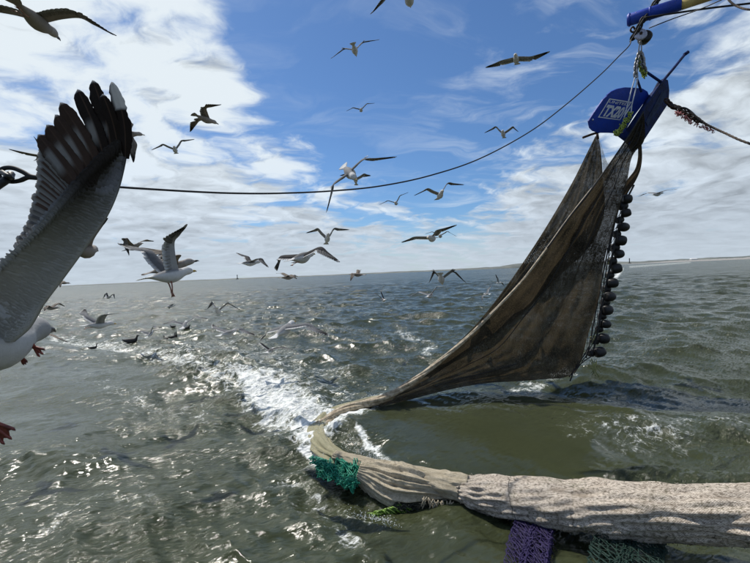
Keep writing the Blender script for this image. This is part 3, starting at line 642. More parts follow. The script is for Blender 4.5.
def slab(name, pts, nv, th, mat, parent, org, bev=.008):
    pts = np.array(pts); k = len(pts); c = pts.mean(0)
    fr = pts+nv*0; V = [*(c+(fr-c)*(1-bev)+nv*.004), *fr, *(fr-nv*th)]
    Fc = [tuple(range(k))]+[(i+k, (i+1) % k+k, (i+1) % k, i) for i in range(k)]+[(i+2*k, (i+1) % k+2*k, (i+1) % k+k, i+k) for i in range(k)]+[tuple(range(2*k, 3*k))[::-1]]
    return mesh_obj(name, np.array(V)-org, Fc, mat, parent, smooth=False)
outl = [(589, 124), (588.6, 121), (591, 117), (597, 108), (603, 99.5), (607, 95.8), (607.5, 94.5), (611, 91.5), (617, 88.8), (625, 87.2), (635, 87.6), (643, 88.6), (647.5, 91.5), (649, 95), (643, 104), (634, 116), (624, 133), (616, 133.4), (608, 132.8), (598, 132.8), (593, 131), (590, 128)]
plate1 = slab('side_plate', [on_plate(x, y) for x, y in outl], nrm, .03, m_blue, shoe, SO)
# lettering: frame and characters, thin raised paint
eu_n, ev_n = on_plate(631.3, 101.8)-on_plate(609.3, 98.3), on_plate(597.7, 117.3)-on_plate(609.3, 98.3); o0 = on_plate(609.3, 98.3, .006)
def q_at(u, v, l=0): return o0+eu_n*u+ev_n*v+nrm*l
mb = MB()
for (a, b, c, d_) in ((0, 0, 1, .05), (0, .95, 1, 1), (0, .05, .045, .95), (.955, .05, 1, .95)):
    mb.add([q_at(a, b), q_at(c, b), q_at(c, d_), q_at(a, d_)], [(0, 3, 2, 1)])
mb.build('frame_line', m_letter, plate1, SO, smooth=False)
def lettering(txt, u0, v0, u1, v1, name, bold=0):
    cu = bpy.data.curves.new(name, 'FONT'); cu.body = txt; cu.size = 1; cu.resolution_u = 3; cu.offset = bold
    ob = bpy.data.objects.new(name, cu); COL.objects.link(ob); dg = bpy.context.evaluated_depsgraph_get(); me_ = bpy.data.meshes.new_from_object(ob.evaluated_get(dg))
    COL.objects.unlink(ob); bpy.data.objects.remove(ob)
    co = np.array([v.co[:] for v in me_.vertices]); lo, hi = co.min(0), co.max(0); uvp = (co-lo)/np.maximum(hi-lo, 1e-6)
    V = [q_at(u0+(u1-u0)*a, v1+(v0-v1)*b, .002) for a, b, _ in uvp]; F_ = [tuple(p.vertices) for p in me_.polygons]
    mesh_obj(name, np.array(V)-SO, F_, m_letter, plate1, smooth=False)
lettering('TX20', .09, .30, .93, .92, 'lettering', .05)
lettering('UNITED', .07, .09, .93, .22, 'small_lettering', .01)
mb = MB(); tube(mb, [on_plate(592.5, 119.5, .02), on_plate(592.5, 119.5, -.05)], .02, 8); mb.build('bolt', m_letter, plate1, SO)
# second side plate seen almost edge on, its long runner bar and the sole between
n2v = np.cross(np.array(P(628, 142, 9.55))-np.array(P(661, 79, 9.75)), np.array(P(668, 104, 10.1))-np.array(P(661, 79, 9.75))); n2v /= np.linalg.norm(n2v)
if n2v@FW > 0: n2v = -n2v
Q0 = np.array(P(661, 79, 9.75))
def on2(x, y, lift=0):
    r_ = FW+RT*(x-375)/FPX-UP*(y-281.5)/FPX; return CAM+r_*(((Q0-CAM)@n2v)/(r_@n2v))+n2v*lift
slab('side_plate', [on2(x, y) for x, y in ((628, 143), (640, 118), (659, 82), (664, 78.5), (668, 80), (669.3, 90), (668.5, 103), (660, 116), (650, 131), (640, 146), (633, 152))], n2v, .04, m_navy, shoe, SO)
slab('panel', [on2(x, y, .012) for x, y in ((645, 122), (653, 107), (661, 92), (664.5, 90), (665.5, 95), (663, 101), (655, 113), (647, 126))], n2v, .02, m_panel, shoe, SO)
mb = MB(); tube(mb, [P(686, 53, 9.9), P(673, 69, 9.85), P(660, 84.5, 9.72), P(643, 109, 9.6), P(627, 143, 9.5)], np.array([.032, .034, .036, .036, .036]), 4)
tube(mb, [P(688, 52, 9.9), P(684.5, 54.5, 9.9)], .045, 6)
mb.build('runner_bar', m_navy, shoe, SO)
slab('sole_plate', [P(x, y, d_) for x, y, d_ in ((624, 133, 9.75), (643, 105, 9.85), (648, 96, 9.9), (658, 86, 9.75), (644, 110, 9.62), (628, 143, 9.5), (616, 134, 9.7))], -FW, .03, m_navy, shoe, SO)
mb = MB(); tube(mb, [P(645, 71, 9.7), P(661, 82, 9.72)], .03, 8); tube(mb, [P(637, 79, 9.6), P(641.5, 92, 9.62)], .026, 8); mb.build('brace', m_navy, shoe, SO)
mb = MB(); tube(mb, [P(583, 137.5, 9.8), P(591, 134.5, 9.85), P(602, 131, 9.9)], .028, 8); tube(mb, [P(597, 133, 10), P(598, 139, 10)], .03, 8); mb.build('rod', m_rust, shoe, SO)
m_twine_g = simple('yellow_green_twine', (.50, .58, .10), .7, 0, .6, 30, c2=(.07, .12, .03))
def bundle(name, pts, d_, cnt, mat, rw, label, cat, spread=2.0):
    c0 = np.array(P(pts[0][0], pts[0][1], d_)); mb = MB()
    for k in range(cnt):
        u = random.uniform(0, len(pts)-1.001); i = int(u); f = u-i; x = pts[i][0]*(1-f)+pts[i+1][0]*f; y = pts[i][1]*(1-f)+pts[i+1][1]*f
        j = lambda: random.uniform(-spread, spread)
        tube(mb, [P(x+j(), y+j(), d_+random.uniform(-.08, .08)), P(x+j()*1.3, y+j()*1.3, d_+random.uniform(-.08, .08)), P(x+j(), y+j()+1, d_+random.uniform(-.08, .08))], rw, 5, 7)
    o = mb.build(name, mat, None, c0); o.location = tuple(c0); tag(o, label, cat); return o
bundle('green_twine', [(631, 112), (626, 122), (619, 131), (615, 134)], 9.42, 70, m_twine_g, .013, 'yellow green twine wound round the lower edge of the lettered blue plate', 'twine', 2.4)
bundle('shackle_tangle', [(640, 57), (639, 63), (642, 70), (645, 76)], 9.55, 60, m_twine_g, .014, 'knot of green twine and shackles where the lifting strops meet', 'rigging', 2.6)

# ------------------------------------------------------------------ boom, block, strops and wires
m_yellow = simple('cream_yellow_paint', (.62, .47, .17), .5, 0, .2, 6, .2, .003, c2=(.45, .33, .13))
m_steel = simple('galvanised_steel', (.30, .30, .31), .4, .7, .4, 25)
m_lilac = simple('faded_lilac_plastic', (.50, .50, .62), .5, 0, .25, 12)
boom = empty('boom', P(627, 20, 9.5), 'blue and yellow painted derrick boom reaching in from the upper right corner', 'boom'); BO = np.array(boom.location)
a, b, c = np.array(P(627, 20.5, 9.5)), np.array(P(681.5, 3.6, 8.9)), np.array(P(800, -36, 7.8))
mb = MB(); u = (b-a)/np.linalg.norm(b-a); tube(mb, [a, a+u*.03, b], np.array([.115, .135, .135]), 20); bsec = mb.build('blue_section', m_blue, boom, BO)
mb = MB(); tube(mb, [b, c], .131, 20); mb.build('yellow_section', m_yellow, boom, BO)
mb = MB()
for s_ in (.03, .42): q = a+(b-a)*s_; tube(mb, [q, q+u*.035], .146, 20)
mb.build('collar', m_blue, bsec, BO)
mb = MB(); slb = [P(645, 20, 9.25), P(651, 9.5, 9.2), P(654, 8, 9.2), P(656, 14, 9.2), P(654, 17, 9.22)]
slab('lug', slb, -FW, .05, m_navy, bsec, BO)
m_grey = m_steel
def chain(mb, pts, r_, link, n_):
    C = catmull(pts, n_*2+1); T, N, B = frames(C)
    for i in range(n_):
        c = C[i*2]; e1 = T[i*2]; e2 = N[i*2] if i % 2 else B[i*2]; ring = []
        for k in range(13): a_ = 2*math.pi*k/12; ring.append(c+e1*link*.62*math.cos(a_)+e2*link*.34*math.sin(a_))
        tube(mb, ring, r_, 5)
mb = MB(); L0 = [P(659, -2, 9.2), P(651, 9, 9.25), P(643, 20, 9.2), P(636, 33, 9.3), P(632, 39, 9.4)]; chain(mb, L0, .022, .14, 16)
o = mb.build('chain', m_black_rope, None, np.array(L0[0])); o.location = tuple(L0[0]); tag(o, 'dark chain looped over the blue end of the boom down to the pulley block', 'chain')
blk = empty('pulley_block', P(641, 35.5, 9.35), 'pale lilac pulley block with black sheave hanging under the boom tip', 'pulley'); KO = np.array(blk.location)
ax = np.array(P(647.5, 37, 9.42))-np.array(P(636.5, 33.5, 9.35)); ax /= np.linalg.norm(ax); ax = (ax*-.25-FW*.95+UP*.1); ax /= np.linalg.norm(ax)
ck = np.array(P(640, 35, 9.30)); mb = MB(); tube(mb, [ck-ax*.0, ck+ax*.035, ck+ax*.05], np.array([.135, .14, .125]), 20); mb.build('cheek', m_lilac, blk, KO)
ck2 = np.array(P(645, 37, 9.42)); 
mb = MB(); tube(mb, [ck2-ax*.12, ck2-ax*.02, ck2+ax*.06, ck2+ax*.08], np.array([.12, .14, .14, .10]), 20); mb.build('sheave', m_rubber, blk, KO)
mb = MB(); tube(mb, [ck+ax*.04, ck+ax*.08], .03, 8); mb.build('axle', m_rust, blk, KO)
mb = MB(); tube(mb, [P(632, 27, 9.35), P(630.5, 30, 9.35), P(632.5, 32, 9.35), P(635, 30, 9.35), P(633.5, 27, 9.35), P(632, 27, 9.35)], .02, 6, 24); mb.build('swivel', m_rust, blk, KO)
def line(name, pts, r_, mat, label, cat, n_=80, seg=7, twist=0):
    W_ = np.array([P(*p) for p in pts]); mb = MB()
    if twist:
        C = catmull(W_, n_); T, N, B = frames(C); ph = np.linspace(0, twist, n_)
        for q in range(3):
            f = ph+q*2.094; tube(mb, C+r_*.6*(np.cos(f)[:, None]*N+np.sin(f)[:, None]*B), r_*.62, 6)
    else: tube(mb, W_, r_, seg, n_)
    o = mb.build(name, mat, None, W_[0]); o.location = tuple(W_[0]); tag(o, label, cat); return o
m_wire = simple('steel_wire', (.035, .035, .037), .5, .5, .3, 60)
m_pale_rope = simple('pale_rope', (.55, .57, .60), .7, 0, .3, 30)
m_brown_rope = simple('brown_rope', (.16, .12, .09), .85, 0, .5, 30, c2=(.06, .045, .035))
line('long_wire', [(637, 30, 9.4), (632, 36, 9.4), (629.5, 45, 9.35), (618, 57, 9.25), (600, 75, 9.1), (566, 104.5, 8.75), (530, 131.5, 8.35), (480, 158.5, 7.8), (430, 175.5, 7.2), (380, 186, 6.7), (330, 191, 6.2), (280, 193.2, 5.7), (240, 193.3, 5.3), (200, 191.9, 4.9), (150, 189, 4.5), (110, 186.3, 4.15), (70, 182.5, 3.9), (36, 177.5, 3.7)], .0125, m_wire,
     'long dark wire sagging across the sky from the boom tip to the left edge', 'wire', 220)
sh = empty('wire_eye', P(20, 177, 3.7), 'black shackle and spliced eye of the long wire at the left edge', 'shackle'); HO = np.array(sh.location)
mb = MB(); tube(mb, [P(38, 177.7, 3.7), P(30, 176, 3.7), P(22, 171.5, 3.7), (P(13, 168, 3.7)), P(5, 168, 3.7), P(0, 171, 3.7), P(-1, 176, 3.7), P(4, 180, 3.7), P(12, 181.5, 3.7), P(20, 180.5, 3.7), P(28, 177.5, 3.7), P(37, 177.9, 3.7)], .021, 8, 90)
mb.build('eye_splice', m_black_rope, sh, HO)
mb = MB(); tube(mb, [P(11, 174, 3.75), P(6, 180, 3.65), P(-4, 187, 3.6), P(-20, 200, 3.5)], .034, 8, 20); tube(mb, [P(2, 172, 3.66), P(8, 176, 3.6), P(12, 178, 3.66)], .022, 8, 12); mb.build('shackle', m_rubber, sh, HO)
line('boom_guy', [(645, 17.5, 9.1), (675, 13, 8.9), (710, 8, 8.6), (760, 2, 8.2), (830, -8, 7.6)], .020, m_black_rope, 'dark guy rope running just below the boom to the right edge', 'rope')
line('runner_wire', [(649, 28, 9.4), (672, 19, 9.0), (700, 9, 8.5), (730, -4, 8.0), (790, -30, 7.4)], .0115, m_wire, 'thin wire rising from the pulley block across the boom guy', 'wire')
line('hanging_rope', [(724, -10, 7.6), (729, 0, 7.5), (737, 6, 7.4), (750, 9.5, 7.2), (775, 8, 7.0)], .018, m_brown_rope, 'slack brown rope loop at the top right corner', 'rope')
line('towing_rope', [(690, 112, 9.2), (698, 118, 9.1), (706, 124, 9.0), (715, 128.5, 8.9), (726, 133.5, 8.7), (740, 140, 8.4), (760, 147, 8.1), (800, 160, 7.6)], .021, m_brown_rope, 'brown twisted rope leading from the blue shoe to the right edge', 'rope', 120, twist=60)
mb = MB(); tp = [P(667, 101, 9.6), P(672, 106, 9.5), P(679, 108.5, 9.4), P(686, 113, 9.3), P(694, 118, 9.2), (P(702, 122.5, 9.1))]
chain(mb, tp, .018, .13, 16); o = mb.build('towing_chain', m_rust, None, np.array(tp[0])); o.location = tuple(tp[0]); tag(o, 'rusty chain shackled to the right side of the blue shoe', 'chain')
line('towing_strop', [(671, 104, 9.5), (677, 107.5, 9.4), (685, 108, 9.3), (692, 112.5, 9.2), (698, 119, 9.1), (706, 124.5, 9.0)], .020, m_black_rope, 'thick dark strop arched over the rusty chain', 'rope', 50)
bundle('pink_fibre', [(676, 113), (680, 114), (692, 122), (715, 131)], 9.2, 60, simple('pink_twine_fibre', (.45, .16, .15), .8), .009, 'pinkish frayed twine ends caught on the chain right of the blue shoe', 'twine', 2.0)
strands = [[(640, 41, 9.4), (639, 48, 9.42), (638.2, 57, 9.5)], [(641, 41, 9.4), (641.5, 49, 9.42), (640.5, 57, 9.5)]]
for i, s_ in enumerate(strands): line('lifting_strop', s_, .013, m_steel, ['left strand of steel strop below the pulley block', 'right strand of steel strop below the pulley block'][i], 'strop', 20)
for i, s_ in enumerate([[(636, 74, 9.5), (632, 88, 9.45), (628, 103, 9.42), (623, 123, 9.42)], [(638, 76, 9.5), (635, 92, 9.4), (632, 104, 9.38), (631, 113, 9.38)], [(631, 106, 9.4), (627, 112, 9.38), (624, 117, 9.38)]]):
    o = line('cord', s_, .014, m_pale_rope, ['long pale cord crossing the lettered blue plate, left one', 'pale cord crossing the blue plate right of the lettering', 'short slanting pale cord end on the blue plate'][i], 'cord', 30)
    o.parent = shoe; o.location = tuple(np.array(o.location)-SO); del o['category']
mb = MB(); mp = [P(639, 55, 9.5), P(637, 62, 9.5), P(636, 68, 9.5), P(635.5, 78, 9.5)]; chain(mb, mp, .020, .12, 9); mp2 = [P(641, 55, 9.5), P(642.5, 60, 9.5), P(643, 66, 9.5), P(645, 71, 9.55)]; chain(mb, mp2, .024, .14, 7)
o = mb.build('lifting_chain', m_steel, None, np.array(mp[0])); o.location = tuple(mp[0]); tag(o, 'grey lifting chain between the steel strops and the blue shoe', 'chain')
# ------------------------------------------------------------------ gulls
def plumage():
    m, t, o = mat_new('gull_plumage'); a = t.new('ShaderNodeVertexColor'); a.layer_name = 'Col'
    tcn = t.new('ShaderNodeTexCoord').outputs['Object']
    n = t.noise(tcn, 30, 4, .6); n2 = t.noise(tcn, 140, 3, .6)
    c = t.mix(t.math('MULTIPLY', n, .28), a.outputs['Color'], (.0, .0, .0))
    b = principled(t, c, .75, .15, 0, bump(t, t.math('ADD', n, t.math('MULTIPLY', n2, .4)), .5, .006))
    tr = t.new('ShaderNodeBsdfTranslucent'); t.l.new(c, tr.inputs[0])
    mx = t.new('ShaderNodeMixShader'); mx.inputs[0].default_value = .24; t.l.new(b.outputs[0], mx.inputs[1]); t.l.new(tr.outputs[0], mx.inputs[2])
    t.l.new(mx.outputs[0], o.inputs[0]); return m
m_pl = plumage()
m_bill = simple('yellow_bill', (.50, .32, .06), .4, 0, .3, 30)
m_billd = simple('dark_bill', (.06, .05, .045), .4, 0, .3, 30)
m_leg = simple('pink_leg', (.40, .20, .14), .5, 0, .3, 60, c2=(.20, .08, .05))
m_red = simple('red_webbed_foot', (.24, .05, .03), .5, 0, .6, 40, c2=(.08, .018, .014))
m_eye = simple('dark_eye', (.01, .01, .01), .15)
WHITE = (.78, .78, .77)
KIND = {  # mantle above, coverts below, primaries, belly
    'adult': dict(up=(.20, .205, .215), un=(.48, .48, .48), pr=(.020, .019, .020), bd=WHITE, hd=WHITE, tl=(.82, .82, .81)),
    'dark': dict(up=(.035, .035, .039), un=(.50, .50, .50), pr=(.014, .014, .015), bd=WHITE, hd=WHITE, tl=(.82, .82, .81)),
    'young': dict(up=(.24, .20, .16), un=(.34, .30, .26), pr=(.030, .024, .020), bd=(.40, .35, .30), hd=(.50, .46, .42), tl=(.40, .36, .32)),
}
def body_loft(mb, K, n_seg=16, scale=1, neck=0, beak_too=False):
    st_ = [(.268, .010, .010, .012), (.255, .020, .020, .013), (.235, .031, .033, .018), (.205, .038, .041, .021), (.175, .038, .041, .018), (.145, .040, .044, .011), (.11, .048, .052, .003),
           (.06, .060, .062, -.004), (.01, .066, .066, -.008), (-.05, .060, .058, -.006), (-.11, .046, .041, -.001), (-.16, .034, .026, .003), (-.20, .030, .014, .006), (-.235, .040, .007, .006), (-.27, .056, .004, .004), (-.30, .066, .002, .002)]
    if beak_too: st_ = [(.31, .003, .003, .0), (.29, .007, .009, .006)] + st_
    st_ = np.array(st_); st_ = catmull(st_, 34)
    a = np.linspace(0, 2*math.pi, n_seg, endpoint=False); V = []; C = []
    for x, w_, h_, z in st_:
        for q in a:
            yy, zz = math.cos(q)*w_, math.sin(q)*h_
            V.append((x, yy, z+zz))
            top = math.sin(q) > .35
            c = K['bd']
            if x > .15: c = K['hd']
            elif x < -.18: c = K['tl']
            elif top and x < .12: c = tuple(np.array(K['up'])*.8+np.array(K['bd'])*.2)
            if beak_too and x > .272: c = (.35, .25, .10)
            C.append(c)
    n_ = len(st_); mb.add(V, grid_faces(n_, n_seg, True)+[tuple(range(n_seg)), tuple((n_-1)*n_seg+j for j in range(n_seg))[::-1]], C)
def feather(mb, root, tip, nrm_, wd, colf, bend=0, th=.0012, n_=7, tipw=.35, cam_=.10, two=None):
    """one vaned feather: a thin closed blade, narrow quill end, rounded tip; colf(t, side) gives its colour"""
    root, tip = np.array(root), np.array(tip); ax_ = tip-root; L = np.linalg.norm(ax_); ax_ = ax_/L
    sdv = np.cross(nrm_, ax_); sdv /= np.linalg.norm(sdv)+1e-9; nn = np.cross(ax_, sdv)
    prof = [(0, .35), (.2, .8), (.45, 1), (.7, 1), (.86, .85), (.95, .58), (1, tipw*.5)] if n_ == 7 else [(0, .6), (.5, 1), (.88, .9), (1, .5)]
    V = []; C = []
    for t_, f in prof:
        c = root+ax_*L*t_+sdv*bend*L*math.sin(math.pi*min(t_*.9, 1))
        for lay in (1, -1):
            for s_ in (-1, 0, 1):
                V.append(c+sdv*wd*.5*f*s_+nn*(th*lay*.5+(cam_*wd*(1-abs(s_))))); C.append(colf(t_, s_) if not two else two[lay](t_, s_))
    k = len(prof); Fc = []
    for i in range(k-1):
        a0, b0 = i*6, (i+1)*6
        Fc += [(a0, b0, b0+1, a0+1), (a0+1, b0+1, b0+2, a0+2), (a0+3, a0+4, b0+4, b0+3), (a0+4, a0+5, b0+5, b0+4), (a0, a0+3, b0+3, b0), (a0+2, b0+2, b0+5, a0+5)]
    mb.add(V, Fc, C)
def dirv(e, s, sd): e, s = rad(e), rad(s); return np.array([math.sin(s), sd*math.cos(s)*math.cos(e), math.cos(s)*math.sin(e)])
def wing(mb, K, sd, e1, s1, e2, s2, rs, twist=0):
    S = np.array([.07, sd*.03, .028]); W_ = np.array([.06, sd*.05, .03])+.27*dirv(e1, s1, sd); T = W_+.39*dirv(e2, s2, sd)
    X = np.array([1.0, 0, 0]); E = (S+W_)/2-X*.012+np.array([0, 0, .004]); hand = W_+(T-W_)*.34
    LE = catmull([S, E, W_, hand, W_+(T-W_)*.62], 22)
    sp = np.gradient(LE, axis=0); sp /= np.linalg.norm(sp, axis=1)[:, None]
    # chord direction: rearward, square to the span
    ch = -X-sp*((-X*sp).sum(1))[:, None]; ln = np.linalg.norm(ch, axis=1)[:, None]
    alt = np.cross(sp, np.array([0, 0, 1.0]))*sd; ch = ch/np.maximum(ln, 1e-6)
    tw_ = rad(twist); nr = np.cross(sp, ch)*sd; nr = np.where((ln > .1), nr, nr)
    for i in range(1, len(nr)):
        if nr[i]@nr[i-1] < 0: nr[i] *= -1; ch[i] *= 1
    ch, nr = ch*math.cos(tw_)-nr*math.sin(tw_), nr*math.cos(tw_)+ch*math.sin(tw_)
    s = np.linspace(0, 1, 22); wc_ = np.interp(s, [0, .3, .5, .75, 1], [.125, .105, .085, .055, .012]); th = np.interp(s, [0, .3, .55, 1], [.020, .013, .009, .003])
    LE2 = LE-ch*.012; V = []; C = []; Q = [0, .12, .35, .65, 1]
    for i in range(22):
        for lay in (1, -1):
            for q in Q:
                z = (math.sin(math.pi*q**.6)*.9+.02)*(1 if lay > 0 else -.35)*th[i] + .07*wc_[i]*math.sin(math.pi*q)
                V.append(LE2[i]+ch[i]*wc_[i]*q+nr[i]*z)
                if lay > 0: c = np.array(K['up'])*(.9+.2*rs.random())
                else: c = np.array(K['un'])*(.85+.2*rs.random())
                if i > 17 and lay > 0: c = c*.35
                C.append(c)
    m_ = 10; Fc = []
    for i in range(21):
        for j in range(4):
            a0, b0 = i*m_, (i+1)*m_
            Fc += [(a0+j, a0+j+1, b0+j+1, b0+j), (a0+5+j, b0+5+j, b0+6+j, a0+6+j)]
        Fc += [(i*m_, (i+1)*m_, (i+1)*m_+5, i*m_+5), (i*m_+4, i*m_+9, (i+1)*m_+9, (i+1)*m_+4)]
    mb.add(V, Fc, C)
    up_, un_, pr_ = (np.array(K[k]) for k in ('up', 'un', 'pr')); wht = np.array((.80, .80, .79))*(1 if K is not KIND['young'] else .5)
    # secondaries
    for k in range(20):
        f = .03+k/19*.48; i = int(f*21); j = rs.random()
        root = LE2[i]+ch[i]*wc_[i]*.55+nr[i]*.002; L_ = .145-.25*abs(f-.2)*.12-.02*(f > .4)
        tip = LE2[i]+ch[i]*(L_+.006*j)+sp[i]*(.010+.02*f)+nr[i]*(-.004)
        mk = lambda cc: (lambda t_, s_: wht if t_ > .80 else cc*(1 if s_ < .5 else .9))
        feather(mb, root, tip, nr[i], .052, None, n_=4, cam_=.04, two={1: mk(up_*(.9+.2*j)), -1: mk(un_*(.8+.1*j))})
    # primaries fan from the hand
    hd_ = (T-W_)/np.linalg.norm(T-W_); i0 = 11
    cN = ch[14]-hd_*(ch[14]@hd_); cN /= np.linalg.norm(cN)+1e-9; nN = nr[14]
    for k in range(10):
        u = k/9; f = .52+.46*u; i = min(int(f*21), 21); root = LE2[i]+ch[i]*wc_[i]*.35
        reach = .135+.255*u**.85; back = .125*(1-u)**1.15+.0
        tip = W_+hd_*(reach)+cN*(back)+nN*(.004-.012*u)
        if k == 9: tip = T-hd_*.006
        dark = 1 if u > .42 else 0
        def cf(t_, s_, u=u, k=k):
            base_ = (up_*.8+un_*.2)*(1-u)+un_*.3*u+pr_*u*.4
            if t_ > (.93 if u < .75 else .965): return wht
            if k >= 8 and .80 < t_ < .93 and K is not KIND['young']: return wht*.95
            d_ = min(max((t_-(1.05-u*.95))*5, 0), 1) if u > .25 else 0
            return base_*(1-d_)+pr_*d_
        feather(mb, root, tip, nN, .040-.008*u, cf, bend=.02*sd, n_=7)
def leg(name, parent, root, knee, foot, mat=None, r_=.006, spread=.045, toes=True):
    mb = MB(); root, knee, foot = map(np.array, (root, knee, foot)); tube(mb, [root, knee, foot], np.array([r_*1.5, r_*1.1, r_, r_]), 6, 4)
    dd = foot-knee; dd /= np.linalg.norm(dd); sdv = np.cross(dd, [0, 1, 0.2]); sdv /= np.linalg.norm(sdv); lat = np.cross(dd, sdv)
    if toes:
        tips = [foot+dd*spread+lat*spread*q+sdv*.01 for q in (-.55, 0, .55)]
        for q in tips: tube(mb, [foot, (foot+q)/2+sdv*.003, q], np.array([r_, r_*.8, r_*.35]), 5)
        w_ = .0015; V = [foot+sdv*w_, tips[0]+sdv*w_, (tips[0]+tips[1])/2-dd*.006+sdv*w_, tips[1]+sdv*w_, (tips[1]+tips[2])/2-dd*.006+sdv*w_, tips[2]+sdv*w_]; V += [v-sdv*2*w_ for v in V]
        mb.add(V, [(0, 1, 2, 3), (0, 3, 4, 5), (9, 8, 7, 6), (11, 10, 9, 6), (1, 7, 8, 2), (2, 8, 9, 3), (3, 9, 10, 4), (4, 10, 11, 5)])
    mb.build(name, mat or m_leg, parent)
def beak(parent, dark=False, s_=1):
    mb = MB(); tube(mb, [(.252, 0, .014), (.285, 0, .012), (.305, 0, .007), (.316, 0, -.003)], np.array([.0115, .0095, .0065, .002])*s_, 8, 8)
    tube(mb, [(.252, 0, .006), (.283, 0, .003), (.300, 0, .001)], np.array([.009, .007, .003])*s_, 6, 6)
    mb.build('beak', m_billd if dark else m_bill, parent)
def eyes(parent):
    for sd in (1, -1):
        mb = MB(); c = np.array([.228, sd*.029, .027]); V = []; 
        for i in range(5):
            for j in range(8): a_, b_ = math.pi*i/4, 2*math.pi*j/8; V.append(c+.0058*np.array([math.sin(a_)*math.cos(b_), math.cos(a_)*.7, math.sin(a_)*math.sin(b_)]))
        mb.add(V, grid_faces(5, 8, True)); mb.build('eye', m_eye, parent)
GR = 'gulls flying round the net'
def gull(v, label, kind='adult', detail=0, legs=None, twist=0, size=1):
    x, y, z, yaw, pit, rol = v[:6]; K = KIND[kind]; rs = np.random.default_rng(abs(int(x*1000+y*77)))
    e = bpy.data.objects.new('gull', None); COL.objects.link(e); e.empty_display_size = .1; tag(e, label, 'gull', GR)
    Rm = Matrix.Rotation(rad(yaw), 3, 'Z') @ Matrix.Rotation(-rad(pit), 3, 'Y') @ Matrix.Rotation(rad(rol), 3, 'X')
    e.matrix_world = Matrix.Translation((x, y, z)) @ Rm.to_4x4() @ Matrix.Scale(size, 4)
    mb = MB(); body_loft(mb, K, 18 if detail else 12, beak_too=not detail)
    if len(v) > 6:
        wing(mb, K, 1, *v[6:10], rs, twist); wing(mb, K, -1, *v[10:14], rs, twist)
    for k in range(7):
        u = (k-3)/3; feather(mb, (-.19, u*.012, .006), (-.302-.012*(1-u*u), u*.062, .002), np.array([0, 0, 1.0]), .034, lambda t_, s_: K['tl'] if kind != 'young' or t_ < .75 else np.array((.08, .06, .05)), n_=4)
    mb.build('body', m_pl, e, usecol=True)
    if detail: beak(e, kind == 'young' or detail == 2); eyes(e)
    if legs:
        for sd in (1, -1):
            if legs == 'hang': leg('leg', e, (-.03, sd*.025, -.04), (-.02+.012*sd, sd*.03, -.10), (-.03+.02*sd, sd*.03, -.165), spread=.04)
            else: leg('leg', e, (-.08, sd*.018, -.025), (-.14, sd*.016, -.045), (-.20, sd*.014, -.030-.02*(sd > 0)), spread=.035, r_=.0045)
    return e
